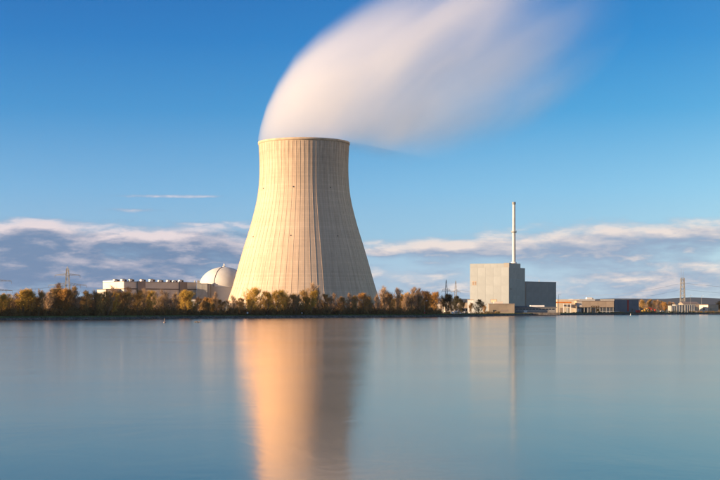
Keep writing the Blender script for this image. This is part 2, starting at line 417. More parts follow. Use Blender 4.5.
for (x, lo, up_, hy) in ST:
    zc, hz = (lo + up_) / 2, (up_ - lo) / 2
    for i in range(NA):
        t = 2 * PI * i / NA; vs.append((x, hy * math.cos(t), zc + hz * math.sin(t)))
fs = [(k * NA + i, k * NA + (i + 1) % NA, (k + 1) * NA + (i + 1) % NA, (k + 1) * NA + i) for k in range(len(ST) - 1) for i in range(NA)]
fs += [tuple(range(NA))[::-1], tuple((len(ST) - 1) * NA + i for i in range(NA))]
pm.add(vs, fs, True)
def plume_mat():
    m = bpy.data.materials.new('steam'); m.use_nodes = True; t = m.node_tree; t.nodes.clear(); b = NB(t)
    ob = b.n('ShaderNodeTexCoord').outputs['Object']
    s3 = b.n('ShaderNodeSeparateXYZ'); b.put(s3.inputs[0], ob); x, y, z = s3.outputs
    f = b.m('DIVIDE', b.m('SUBTRACT', x, X0), X1 - X0, clamp=True)
    def curve(idx, lo, hi):
        c = b.n('ShaderNodeFloatCurve'); b.put(c.inputs['Value'], f); cu = c.mapping.curves[0]
        P_ = [((s[0] - X0) / (X1 - X0), (s[idx] - lo) / (hi - lo)) for s in ST]
        cu.points[0].location = P_[0]; cu.points[1].location = P_[-1]
        for p in P_[1:-1]: cu.points.new(*p)
        for p in cu.points: p.handle_type = 'VECTOR'
        c.mapping.update()
        return b.m('MULTIPLY_ADD', c.outputs[0], hi - lo, lo)
    lo = curve(1, -50, 350); up_ = curve(2, -50, 350); hy = curve(3, 0, 200)
    zc = b.m('MULTIPLY', b.m('ADD', lo, up_), 0.5); hz = b.m('MULTIPLY', b.m('SUBTRACT', up_, lo), 0.5)
    a = b.m('DIVIDE', b.m('SUBTRACT', z, zc), hz); c = b.m('DIVIDE', y, hy)
    r2 = b.m('ADD', b.m('MULTIPLY', a, a), b.m('MULTIPLY', c, c))
    q = b.m('SUBTRACT', 1.0, r2, clamp=True)
    # slow streaks drawn out along the drift (roughly 35 degrees up to the right)
    mp = b.n('ShaderNodeMapping', vector_type='TEXTURE'); mp.inputs['Rotation'].default_value = (0, R(-33), 0); mp.inputs['Scale'].default_value = (150, 62, 50)
    b.put(mp.inputs[0], ob)
    n = b.noise(mp.outputs[0], 1.0, 3, 0.45, 0.5)
    st = b.ss(n, 0.31, 0.69, 0.12, 1.15)
    soft = b.ss(q, 0.0, 0.62)
    # one long bank of steam hugs the upper edge, another the lower: the gap between thins with distance
    far = b.ss(x, -30, 190)
    dn = b.m('MULTIPLY', soft, b.m('ADD', b.m('MULTIPLY', b.m('SUBTRACT', 1.0, far), 0.36), b.m('MULTIPLY', st, b.m('MULTIPLY_ADD', far, 0.45, 0.35))))
    fade = b.m('POWER', b.ss(x, -30, 325, 1.0, 0.0, 'LINEAR'), 1.5)
    high = b.m('SUBTRACT', b.ss(z, 0, 190, 1.0, 0.6), b.m('MULTIPLY', b.ss(z, 70, 190, 0.0, 0.5), b.ss(x, 120, 260)))
    dn = b.m('MULTIPLY', b.m('MULTIPLY', dn, b.m('MULTIPLY_ADD', fade, 0.046, 0.001)), high)
    v = b.n('ShaderNodeVolumePrincipled'); b.put(v.inputs['Density'], dn)
    v.inputs['Color'].default_value = (0.955, 0.955, 0.975, 1); v.inputs['Anisotropy'].default_value = 0.15
    o = b.n('ShaderNodeOutputMaterial'); t.links.new(v.outputs[0], o.inputs['Volume'])
    return m
M['steam'] = plume_mat()
pl = pm.build('steam_plume', M['steam'], None, loc=(TX, TD, GZ + TH))
tag(pl, 'soft white steam plume drifting right from the cooling tower mouth', 'steam plume')
M['steam'].cycles.volume_step_rate = 0.5

# ------------------------------------------------------------------ buildings
def solve_right(X, D, a, px):      # length along (cos a, sin a) until bearing px
    k = (px - 360) / F; return (k * D - X) / (math.cos(a) - k * math.sin(a))
def solve_left(X, D, a, px):       # length along (-sin a, cos a)
    k = (px - 360) / F; return (k * D - X) / (-math.sin(a) - k * math.cos(a))
class Site:
    """a building whose near corner stands at bearing px, distance D, turned by a; local x runs along the right-hand face, local y back along the left-hand face"""
    def __init__(s, name, label, cat, px, D, a, group=None):
        s.a = R(a); s.X = (px - 360) / F * D; s.D = D
        s.root = empty(name, (s.X, D, GZ), s.a, label, cat, group)
    def r(s, px): return solve_right(s.X, s.D, s.a, px)
    def l(s, px): return solve_left(s.X, s.D, s.a, px)
    def z(s, py): return CZ + (HY - py) / F * s.D - GZ
    def box(s, name, m, *b): return MB().box(*b).build(name, M[m], s.root)
    def panels(s, face, u0, u1, z0, z1, nu, nz, m, name='cladding_panel', off=0.0, gap=0.16):
        w, h = (u1 - u0) / nu, (z1 - z0) / nz
        q = MB()
        if face == 'r': q.box(gap / 2, w - gap / 2, -0.07, -0.002, gap / 2, h - gap / 2)
        else: q.box(-0.07, -0.002, gap / 2, w - gap / 2, gap / 2, h - gap / 2)
        me = q.mesh(name, M[m])
        for i in range(nu):
            for j in range(nz):
                link(name, me, s.root, loc=(u0 + i * w, off, z0 + j * h) if face == 'r' else (off, u0 + i * w, z0 + j * h))

# turbine hall, left
s = Site('turbine_hall', 'long cream turbine hall with roof vents, left of the white dome', 'industrial hall', 124.5, 1430, 40)
LR, LL = s.r(197.2), s.l(103.0); HT = s.z(281.3); zl = s.z(289.0)
hall_ = s
# body as sections: recesses are set back
xa, xb, xc, xd = s.r(137.5), s.r(145.3), s.r(179.5), s.r(187)
s.box('wall', 'cream', 0, LR, 1.2, LL, 0, HT - 0.4)
s.box('roof', 'cream_dark', -0.15, LR + 0.15, 0.6, LL + 0.15, HT - 0.4, HT)
for (u0, u1, n) in ((0, xa, 2), (xb, xc, 4), (xd, LR, 1)):
    s.panels('r', u0, u1, zl + 0.9, HT - 0.5, n, 1, 'cream', off=1.2, gap=0.2)
    s.panels('r', u0, u1, 0, zl - 0.3, n, 2, 'cream', off=0.9, gap=0.2)
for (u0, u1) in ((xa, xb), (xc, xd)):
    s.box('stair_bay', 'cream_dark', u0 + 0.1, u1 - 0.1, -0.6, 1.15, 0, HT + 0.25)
s.panels('l', 1.3, LL, zl + 0.9, HT - 0.5, 3, 1, 'cream', gap=0.2)
s.panels('l', 1.3, LL, 0, zl - 0.3, 3, 2, 'cream', gap=0.2)
for (u0, u1) in ((0, xa), (xb, xc), (xd, LR)): s.box('ledge', 'ledge', u0 + 0.12, u1 - 0.12, 0.75, 1.19, zl - 0.25, zl + 0.8)
s.box('ledge', 'ledge', -0.35, -0.01, 1.25, LL, zl - 0.2, zl + 0.6)
vent = MB(); vent.box(0, 4.3, 0, 3.4, 0, 2.3); vme = vent.mesh('roof_vent', M['white'])
lid_shade = MB(); lid_shade.box(3.0, 5.4, -0.25, 3.6, 0.2, 2.0).box(-0.2, 3.1, -0.2, 3.5, 2.3, 2.6); lme = lid_shade.mesh('louvre_shade', M['dark'])  # dark top plate; dark right half paints the vent's shaded side
for px in (131.0, 142.5, 151.4, 160.3, 168.8, 175.0, 180.8):
    v_ = link('roof_vent', vme, s.root, loc=(s.r(px), 2.0, HT), sc=(0.8 + 0.06 * (px * 7 % 5), 1, 0.75 + 0.09 * (px * 3 % 5))); link('louvre_shade', lme, v_)
for px in (114.0, 121.5):
    v_ = link('roof_vent', vme, s.root, loc=(0.8, s.l(px), HT)); link('louvre_shade', lme, v_)
s.box('parapet', 'white', -0.2, 0.25, s.l(114), LL, HT + 0.004, HT + 0.9)
s.box('pipe_duct', 'grey', LR - 1.2, LR - 0.2, 3, 4.2, HT, HT + 1.8)

# lower annex left of the hall
s = Site('annex_building', 'low cream annex jutting out from the sunlit left end of the turbine hall', 'annex', 106.0, 1425, 40)
s.box('wall', 'cream', 0, 24, 0, 18, 0, s.z(289.6)); s.box('roof', 'ledge', -0.3, 24.3, -0.3, 18.3, s.z(289.6), s.z(289.6) + 0.6)
s.box('door', 'dark', -0.1, -0.01, 4, 9, 0, 6)

# grey link building between hall and dome
s = Site('link_building', 'pale grey block between the turbine hall and the white dome', 'link building', 196.8, 1465, 0)
w = s.r(209.5); h = s.z(284.0)
s.box('wall', 'grey', 0, w * 0.84, 0, 16, 0, h); s.box('stair_bay', 'darkgrey', w * 0.84, w, 0.6, 16, 0, h + 0.4)
s.box('roof', 'darkgrey', -0.2, w * 0.84, -0.2, 16, h, h + 0.6)
s.box('vent_shaft', 'darkgrey', 0, 2.4, 3, 6, h + 0.6, s.z(280.8)); s.box('vent_shaft', 'darkgrey', 0.5, 1.5, 4.2, 5, s.z(280.8), s.z(279.9))
s.panels('r', 0.1, w * 0.84 - 0.1, 0.2, h - 0.3, 2, 2, 'grey')

# reactor dome
DD = 1500.0
dm = empty('reactor_dome', ((224 - 360) / F * DD, DD, GZ), 0, 'white domed reactor building tucked behind the cooling tower', 'reactor building')
ra = 24.9 * DD / F; zt = CZ + (HY - 267.0) / F * DD - GZ; zb = CZ + (HY - 287.3) / F * DD - GZ
q = MB(); q.lathe([(ra, 0), (ra, zb)], 96); q.build('wall', M['domec'], dm)
q = MB(); q.lathe([(ra, zb)] + [(ra * math.cos(t), zb + (zt - zb) * math.sin(t)) for t in [PI / 2 * i / 22 for i in range(1, 22)]] + [(0.02, zt)], 96); dome_ = q.build('dome', M['domec'], dm)
q = MB(); q.lathe([(ra + 0.02, zb - 0.5), (ra + 0.35, zb - 0.4), (ra + 0.35, zb + 0.3), (ra + 0.02, zb + 0.4)], 96); q.build('ring_beam', M['domec'], dm)
sm_ = MB()
vs = []
for i in range(23):
    t = PI / 2 * i / 22
    for (dr, dt) in ((0, -0.28), (0.32, -0.2), (0.32, 0.2), (0, 0.28)):
        rr = ra * math.cos(t) + dr * math.cos(t); vs.append((rr, dt, zb + (zt - zb) * math.sin(t) + dr * math.sin(t)))
sm_.add(vs, [(i * 4 + j, i * 4 + j + 1, (i + 1) * 4 + j + 1, (i + 1) * 4 + j) for i in range(22) for j in range(3)])
sme = sm_.mesh('ladder_rail', M['ledge'])
link('ladder_rail', sme, dm, rot=(0, 0, R(-108)))
q = MB(); q.lathe([(1.6, zt - 0.3), (1.6, zt + 0.9), (0.02, zt + 1.0)], 12, smooth=False); q.tube((0, 0, zt + 0.9), (0, 0, zt + 4.2), 0.22); q.box(-0.8, 0.8, -0.5, 0.5, zt + 1.7, zt + 2.9)
q.build('lightning_mast', M['white'], dm)

# low pale sheds in front of dome
s = Site('storage_shed', 'low sunlit cream shed below the dome, seen above the bank shrubs', 'shed', 189.0, 1180, -4)
s.box('wall', 'white', 0, s.r(206), 0, 9, 0, s.z(299.8)); s.box('roof', 'tan', -0.3, s.r(206) + 0.3, -0.3, 9.3, s.z(299.8), s.z(299.3))
s.box('window', 'glass', 4, 9, -0.06, -0.01, 3, 6); s.box('window', 'glass', 14, 19, -0.06, -0.01, 3, 6)
# power station block, right of centre
s = Site('boiler_house', 'tall pale grey boiler house with small twin windows beside the chimney', 'power plant building', 509.0, 1130, 65)
L1 = s.l(470.0); Lm = s.r(520.3); Le = s.r(525.2); H = s.z(263.2); Hc = s.z(278.8); He = s.z(267.4)
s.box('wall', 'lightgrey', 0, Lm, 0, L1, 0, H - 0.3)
s.box('roof', 'midgrey', 0.05, Lm - 0.05, s.l(504) + 0.1, L1 - 0.05, H - 0.3, H - 0.05)
s.box('end_wall', 'midgrey', Lm, Le, 0.2, L1 - 3, 0, He)
s.box('end_wall_top', 'darkgrey', Lm + 0.02, Le - 0.05, 0.1, L1 - 3.1, He, He + 0.4)
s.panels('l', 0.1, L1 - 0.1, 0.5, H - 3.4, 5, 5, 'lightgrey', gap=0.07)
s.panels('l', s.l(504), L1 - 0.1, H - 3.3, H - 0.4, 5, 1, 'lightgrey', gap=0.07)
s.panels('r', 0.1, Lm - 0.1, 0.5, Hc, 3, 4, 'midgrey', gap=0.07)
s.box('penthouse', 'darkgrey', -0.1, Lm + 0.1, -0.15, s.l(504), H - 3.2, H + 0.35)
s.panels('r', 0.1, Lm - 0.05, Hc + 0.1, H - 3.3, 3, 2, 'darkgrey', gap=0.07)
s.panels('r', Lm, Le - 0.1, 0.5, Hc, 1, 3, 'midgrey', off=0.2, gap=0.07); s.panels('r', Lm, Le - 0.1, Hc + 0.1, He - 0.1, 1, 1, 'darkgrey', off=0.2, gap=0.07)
for (pa, pb) in ((472.3, 474.0), (474.6, 476.3)):
    ya, yb = s.l(pb), s.l(pa); k1, k0 = s.z(281.0) , s.z(285.0)
    w_ = s.box('window', 'tan', -0.16, -0.075, ya, yb, k0, k1); MB().box(-0.2, -0.165, ya + 0.3, yb - 0.3, k0 + 0.3, k1 - 0.3).build('pane', M['cream_dark'], w_)
lv = s.box('loading_door', 'cream_dark', -0.15, -0.075, s.l(497.0), s.l(490.6), s.z(302.5), s.z(299.2)); MB().box(-0.2, -0.155, s.l(496.6), s.l(491.0), s.z(302.2), s.z(299.7)).build('door_leaf', M['tan'], lv)
vy = s.box('louvre_shade', 'dark', 4, 5.5, -0.14, -0.075, Hc - 9, Hc - 7.5)
for i in range(6): MB().tube((2 + i * 5, 0.1, H + 0.35), (2 + i * 5, 0.1, H + 1.5), 0.07, n=4).build('railing_post', M['steel'], s.root)
boil = s

ch = empty('tall_chimney', ((513.9 - 360) / F * 1152, 1152, GZ), 0, 'slender pale chimney rising behind the tall grey boiler house', 'chimney')
zz = lambda py, D=1152: CZ + (HY - py) / F * D - GZ
q = MB(); q.lathe([(1.75, 0), (1.55, zz(262)), (1.36, zz(232)), (1.2, zz(204.5))], 24); q.build('stack', M['chimney'], ch)
q = MB(); q.lathe([(1.33, zz(204.5)), (1.5, zz(204.3)), (1.5, zz(202)), (1.15, zz(202)), (1.15, zz(204))], 24, smooth=False); q.build('cap', M['midgrey'], ch)
q = MB(); q.lathe([(1.5, zz(232.6)), (2.3, zz(232.4)), (2.3, zz(231.6)), (1.5, zz(231.5))], 24, smooth=False)
for i in range(12):
    t = 2 * PI * i / 12; q.tube((2.25 * math.cos(t), 2.25 * math.sin(t), zz(231.6)), (2.25 * math.cos(t), 2.25 * math.sin(t), zz(230.4)), 0.06, n=3)
q.build('platform', M['midgrey'], ch)
q = MB(); q.lathe([(1.76, zz(266)), (2.35, zz(265.8)), (2.35, zz(262.2)), (1.7, zz(261.8))], 24, smooth=False); q.build('collar', M['white'], ch)
q = MB(); q.tube((1.0, -1.75, zz(262)), (0.7, -1.35, zz(205)), 0.12, n=4); q.build('ladder', M['steel'], ch)

s = Site('machine_hall', 'windowless dark grey hall adjoining the right side of the boiler house', 'industrial hall', 526.0, 1185, 42)
w = s.r(556.0); h = s.z(281.9)
s.box('wall', 'darkgrey', 0, w, 0, 18, 0, h); s.box('roof', 'midgrey', -0.2, w + 0.2, -0.2, 18.2, h, h + 0.45)
s.panels('r', 0.1, w - 0.1, 0.5, h - 0.3, 4, 3, 'darkgrey', gap=0.07)
s.box('corner_trim', 'steel', w - 0.35, w + 0.06, -0.14, -0.075, 0, h - 0.05)
for k in (0.45, 0.47): s.box('roof_rod', 'steel', w * k, w * k + 0.15, 1, 1.15, h + 0.45, h + 2.2)

# low fore-buildings right of centre
s = Site('gatehouse', 'low beige annex at the foot of the pale boiler house', 'annex', 489.0, 1065, -3)
w = s.r(514.5)
s.box('wall', 'tan_dull', 0, w, 0, 14, 0, s.z(304.2)); s.box('roof', 'cream_dark', -0.3, w + 0.3, -0.3, 14.3, s.z(304.2), s.z(303.6))
s.box('upper_storey', 'cream', s.r(494), s.r(503), 2, 12, s.z(303.6), s.z(301.6))
s.box('door', 'dark', 3, 5.4, -0.08, -0.01, 0, 2.6); s.box('panel', 'cream_dark', w * 0.45, w * 0.75, -0.1, -0.01, 1.4, 2.8)
s = Site('white_cabin', 'small cream cabin left of the boiler house above pale rubble', 'cabin', 467.5, 1090, -5)
w = s.r(473.5); s.box('wall', 'white', 0, w, 0, 6, 0, s.z(300.0)); s.box('roof', 'tan', -0.3, w + 0.3, -0.3, 6.3, s.z(300), s.z(299.5)); s.box('window', 'dark', 1, 2.6, -0.08, -0.01, 4, 6)
s = Site('intake_building', 'long low dark waterside intake building with white window strips', 'pump house', 513.6, 1072, 0)
w = s.r(556.5); h = s.z(307.6)
s.box('wall', 'darkgrey', 0, w, 0, 16, 0, h); s.box('roof', 'slate', -0.4, w + 0.4, -0.5, 16.4, h, h + 0.5)
s.box('roof_light', 'white', s.r(531), s.r(545), 3, 8, h + 0.5, s.z(305.2)); s.box('plant_room', 'slate', s.r(515), s.r(528), 4, 12, h + 0.5, s.z(306.0))
for i in range(12):
    u = w * (0.06 + i * 0.076)
    f_ = s.box('window', 'glass', u, u + 1.9, -0.08, -0.01, h - 2.0, h - 0.7); MB().box(u - 0.1, u + 2.0, -0.13, -0.085, h - 2.2, h - 2.02).build('sill', M['white'], f_)
s.box('white_sign', 'white', s.r(523.8), s.r(527.2), -0.3, -0.2, 0.2, 2.2)
s.box('quay_wall', 'stone', -3, w + 2, -6, -5.2, -1.2, 0.6)

s = Site('cream_warehouse', 'bright cream warehouse right of the dark machine hall, behind brown canopy', 'warehouse', 556.8, 1256, -4)
w = s.r(579); h = s.z(300.0)
s.box('wall', 'warehouse', 0, w, 0, 25, 0, h); s.box('roof', 'cream', -0.3, w + 0.3, -0.3, 25.3, h, h + 0.5)
s.box('door', 'cream_dark', s.r(560), s.r(563), -0.1, -0.01, 0, 4.4); s.box('door', 'midgrey', s.r(566), s.r(569), -0.1, -0.01, 0, 4.4)
s = Site('brown_canopy', 'flat brown canopy on white posts in front of the cream warehouse', 'canopy', 547.5, 1244, -2)
w = s.r(571.5); s.box('canopy_roof', 'orange', 0, w, 0, 7, s.z(303.1), s.z(301.8))
for px in (548.5, 556, 563.6, 567.2, 570.8): s.box('post', 'white', s.r(px) - 0.3, s.r(px) + 0.3, 0.4, 1.0, 0, s.z(303.1))
s = Site('rear_workshop', 'sunlit cream shed roof with pale rooftop unit above the tan offices', 'workshop', 573.0, 1330, 3)
w = s.r(595); h = s.z(299.7); s.box('wall', 'white', 0, w, 0, 20, 0, h); s.box('roof', 'cream', -0.3, w + .3, -0.3, 20.3, h, h + 0.5)
s.box('roof_unit', 'white', s.r(587.5), s.r(592.6), 2, 8, h + 0.5, s.z(297.4)); s.box('roof_unit', 'midgrey', s.r(592.8), s.r(594), 2, 8, h + 0.5, s.z(297.9))
s = Site('grey_stair_tower', 'narrow grey block between cream warehouse and tan offices', 'stair tower', 571.8, 1258, 22)
w = s.r(576.3); s.box('wall', 'slate', 0, w, 0, 6, 0, s.z(300.2)); s.box('roof', 'darkgrey', -0.2, w + 0.2, -0.2, 6.2, s.z(300.2), s.z(299.9)); s.box('window', 'glass', 1, 2.4, -0.08, -0.01, 3, 5)
s = Site('tan_offices', 'two storey tan building with dark ground floor openings by the water', 'office building', 576.6, 1246, 3)
w = s.r(614); h = s.z(301.0); zg = s.z(307.3)
s.box('wall', 'tan', 0, w, 0, 18, zg, h); s.box('roof', 'cream_dark', -0.3, w + .3, -0.3, 18.3, h, h + 0.4); s.box('ground_floor', 'darkgrey', 0.5, w - 0.5, 1.2, 17, 0, zg - 0.003)
s.panels('r', 0.1, s.r(582.3), zg + 0.2, h - 0.2, 1, 1, 'yellow' if False else 'cream'); s.panels('r', s.r(582.3), w - 0.1, zg + 0.2, h - 0.2, 4, 1, 'tan')  # paler left panel paints the sunlit end; the rest keep the wall tone
for i, px in enumerate((577.2, 580, 584.5, 588, 591, 599.5, 603, 606.5, 610, 613.4)): s.box('pillar', 'grey', s.r(px) - 0.25, s.r(px) + 0.25, 0.2, 0.8, 0, zg - 0.003)
s.box('shop_front', 'white', s.r(577.5), s.r(581), 0.9, 1.18, 0.8, 3.4); s.box('gate', 'dark', s.r(582.2), s.r(586.8), 0.9, 1.18, 0, 4.0)
s.box('handrail', 'white', s.r(600), s.r(619), -2.3, -2.2, 0.9, 1.15)
s = Site('gantry_frame', 'small orange steel gantry standing before the tan building', 'gantry', 591.8, 1236, 0)
w = s.r(599)
for u in (0, w * 0.32, w * 0.66, w): s.box('post', 'orange', u - 0.25, u + 0.25, 0, 0.5, 0, s.z(306.6))
s.box('beam', 'orange', -0.4, w + 0.4, -0.03, 0.53, s.z(306.6), s.z(305.9)); s.box('beam', 'orange', 0.27, w * 0.32 - 0.27, 0.05, 0.45, 2.6, 3.1); s.box('panel', 'orange', w * 0.66 + 0.27, w - 0.27, 0.1, 0.4, 1.2, 3.4)
s = Site('slate_warehouse', 'slate blue warehouse with vertical red stripe at the right shore', 'warehouse', 614.3, 1250, 24)
w = s.r(638.8); h = s.z(300.0)
s.box('wall', 'slate', 0, w, 0, 22, 0, h); s.box('roof', 'darkgrey', -0.25, w + .25, -0.25, 22.25, h, h + 0.4)
s.panels('r', 0.1, s.r(627.2), 0.4, h - 0.2, 4, 2, 'slate'); s.panels('r', s.r(628.8), w - 0.1, 0.4, h - 0.2, 3, 2, 'slate')
s.box('red_stripe', 'red', s.r(627.3), s.r(628.7), -0.16, -0.01, 1.2, h + 0.1)
s.box('door', 'glass', s.r(631), s.r(633), -0.12, -0.073, 0, 3.6)
s = Site('red_container', 'small red container against the slate warehouse corner', 'container', 636.5, 1228, 5)
b_ = s.box('container_body', 'red', 0, 3.2, 0, 2.4, 0.2, 2.4); s.box('door', 'orange', 3.2, 3.26, 0.2, 2.2, 0.3, 2.3)
for u in (0.4, 1.2, 2.0, 2.8): s.box('corrugation', 'red', u, u + 0.3, -0.08, -0.01, 0.3, 2.3)

# excavator and dump machines
def excavator(px, D, label):
    r = empty('excavator', ((px - 360) / F * D, D, GZ), R(8), label, 'excavator')
    for sy in (-1.1, 1.1):
        t_ = MB(); t_.tube((-1.6, sy - 0.25, 0.45), (-1.6, sy + 0.25, 0.45), 0.45, n=12).tube((1.6, sy - 0.25, 0.45), (1.6, sy + 0.25, 0.45), 0.45, n=12).box(-1.6, 1.6, sy - 0.22, sy + 0.22, 0.02, 0.88); t_.build('track', M['dark'], r)
    MB().box(-1.9, 1.3, -1.25, 1.25, 1.0, 2.0).build('engine_housing', M['yellow'], r)
    c_ = MB().box(0.0, 1.35, -1.2, -0.2, 2.0, 3.1).build('cab', M['yellow'], r); MB().box(0.1, 1.25, -1.26, -1.21, 2.3, 3.0).build('cab_window', M['glass'], c_)
    MB().tube((1.2, 0.3, 1.8), (3.4, 0.3, 4.2), 0.3, 0.22).build('boom', M['yellow'], r)
    MB().tube((3.4, 0.3, 4.2), (5.0, 0.3, 2.2), 0.22, 0.15).build('stick', M['yellow'], r)
    MB().box(4.6, 5.6, -0.3, 0.9, 1.4, 2.2).build('bucket', M['dark'], r)
excavator(644, 1290, 'yellow excavator parked right of the slate warehouse')
s = Site('skip', 'small yellow open skip left of the red crane', 'skip', 648.0, 1288, 5)
q = MB(); q.add([(0, 0, .2), (2.6, 0, .2), (2.6, 2, .2), (0, 2, .2), (-0.5, 0, 1.9), (3.1, 0, 1.9), (3.1, 2, 1.9), (-0.5, 2, 1.9)], [(0, 1, 5, 4), (1, 2, 6, 5), (2, 3, 7, 6), (3, 0, 4, 7), (0, 3, 2, 1)]); q.build('tub', M['yellow'], s.root)
s.box('rim', 'orange', -0.5, 3.1, -0.1, -0.01, 1.75, 1.95)
r = empty('crane_truck', ((650.5 - 360) / F * 1290, 1290, GZ), 0, 'red loading crane with folded arm beside the yellow skip', 'crane')
MB().box(0, 5, 0, 2.2, 0.9, 1.5).build('chassis', M['dark'], r); MB().box(3.6, 5, 0.05, 2.15, 1.5, 3.0).build('cab', M['red'], r)
MB().tube((1, 1.1, 1.5), (1.0, 1.1, 3.2), 0.3).tube((1.0, 1.1, 3.2), (-1.5, 1.1, 4.6), 0.24).tube((-1.5, 1.1, 4.6), (3.2, 1.1, 3.9), 0.18).build('crane_arm', M['red'], r)
for x in (0.7, 2.0, 4.2): MB().tube((x, -0.1, 0.5), (x, 2.3, 0.5), 0.5, n=12).build('wheel', M['dark'], r)
s = Site('spoil_wagon', 'pale flat wagon parked among the shrubs at the right shore', 'wagon', 660.5, 1295, 0)
s.box('bed', 'white', 0, 3.6, 0, 2, 0.8, 1.3); s.box('load', 'tan', 0.3, 3.2, 0.2, 1.8, 1.303, 2.0)
for x in (0.7, 2.9): MB().tube((x, -0.1, 0.42), (x, 2.1, 0.42), 0.42, n=10).build('wheel', M['dark'], s.root)

# concrete cubicles and houses, far right
for (a, b, yt, lab) in ((671.2, 675.3, 306.0, 'lowest pale concrete bunker, leftmost of the three grey ones at right'), (675.6, 683.6, 305.0, 'fluted grey concrete bunker, middle of three at right shore'), (684.2, 695.3, 304.9, 'broad ribbed grey concrete bunker, rightmost of the three at right shore')):
    s = Site('concrete_bunker', lab, 'bunker', a, 1308, 2, 'grey concrete bunkers at the right shore')
    w = s.r(b); h = s.z(yt); s.box('wall', 'grey', 0, w, 0, 12, 0, h); s.box('roof', 'lightgrey', -0.2, w + 0.2, -0.2, 12.2, h, h + 0.35)
    n = max(2, int(w / 1.9))
    for i in range(n): s.box('buttress', 'grey', (i + 0.35) * w / n, (i + 0.65) * w / n, -0.35, -0.01, 0, h - 0.2)
    s.box('door', 'darkgrey', w * 0.05, w * 0.05 + 0.9, -0.08, -0.01, 0, 2.3)
s = Site('shore_house', 'flat roofed cream block, half sunlit, near the right picture edge', 'house', 708.2, 1320, 36)
w = s.r(718.4); l_ = s.l(699.2); h = s.z(305.0)
s.box('wall', 'tan', 0, w, 0, l_, 0, h); s.box('roof', 'cream_dark', -0.25, w + .25, -0.25, l_ + .25, h, h + 0.4)
s.panels('l', 0.1, l_ - 0.1, 0.2, h - 0.2, 2, 2, 'cream'); s.panels('r', 0.1, w - 0.1, 0.2, h - 0.2, 2, 2, 'tan')  # cream and tan panels put the sunlit and shaded faces into colour
s.box('window', 'glass', -0.13, -0.075, 4, 6, 2.4, 4); s.box('window', 'glass', 3, 5, -0.13, -0.075, 2.4, 4)
s = Site('distant_roof', 'long tan roof behind the concrete bunkers below the lattice mast', 'building', 683, 1420, 6)
w = s.r(699); h = s.z(302.6); s.box('wall', 'tan', 0, w, 0, 14, 0, h - 1.2)
q = MB(); q.add([(-0.4, -0.4, h - 1.2), (w + 0.4, -0.4, h - 1.2), (w + .4, 14.4, h - 1.2), (-.4, 14.4, h - 1.2), (0, 7, h + 0.8), (w, 7, h + 0.8)], [(0, 1, 5, 4), (2, 3, 4, 5), (1, 2, 5), (3, 0, 4), (0, 3, 2, 1)]); q.build('roof', M['cream_dark'], s.root)

# low buildings seen through the trees, px 400-470
for (a, b, yt, D, an, m, lab) in ((404, 419, 303.5, 1120, -4, 'tan', 'low tan shed glimpsed through trees right of the tower'), (427, 443, 304.0, 1090, -6, 'cream', 'low cream shed behind the lamp post at centre right'),
                                  (445, 459, 301.6, 1150, 4, 'cream', 'beige switch house behind the pair of small pylons'), (458, 468.5, 303.0, 1105, -5, 'tan', 'low sandy building beside the white cabin')):
    s = Site('low_shed', lab, 'shed', a, D, an); w = s.r(b); h = s.z(yt)
    s.box('wall', m, 0, w, 0, 9, 0, h); s.box('roof', 'cream_dark', -0.3, w + .3, -0.3, 9.3, h, h + 0.45)
    for i in range(3): s.box('window', 'dark', w * (0.15 + 0.3 * i), w * (0.15 + 0.3 * i) + 1.6, -0.07, -0.01, 1.8, 3.2)
    s.box('door', 'cream_dark', w * 0.03, w * 0.03 + 1.1, -0.09, -0.01, 0, 2.3)

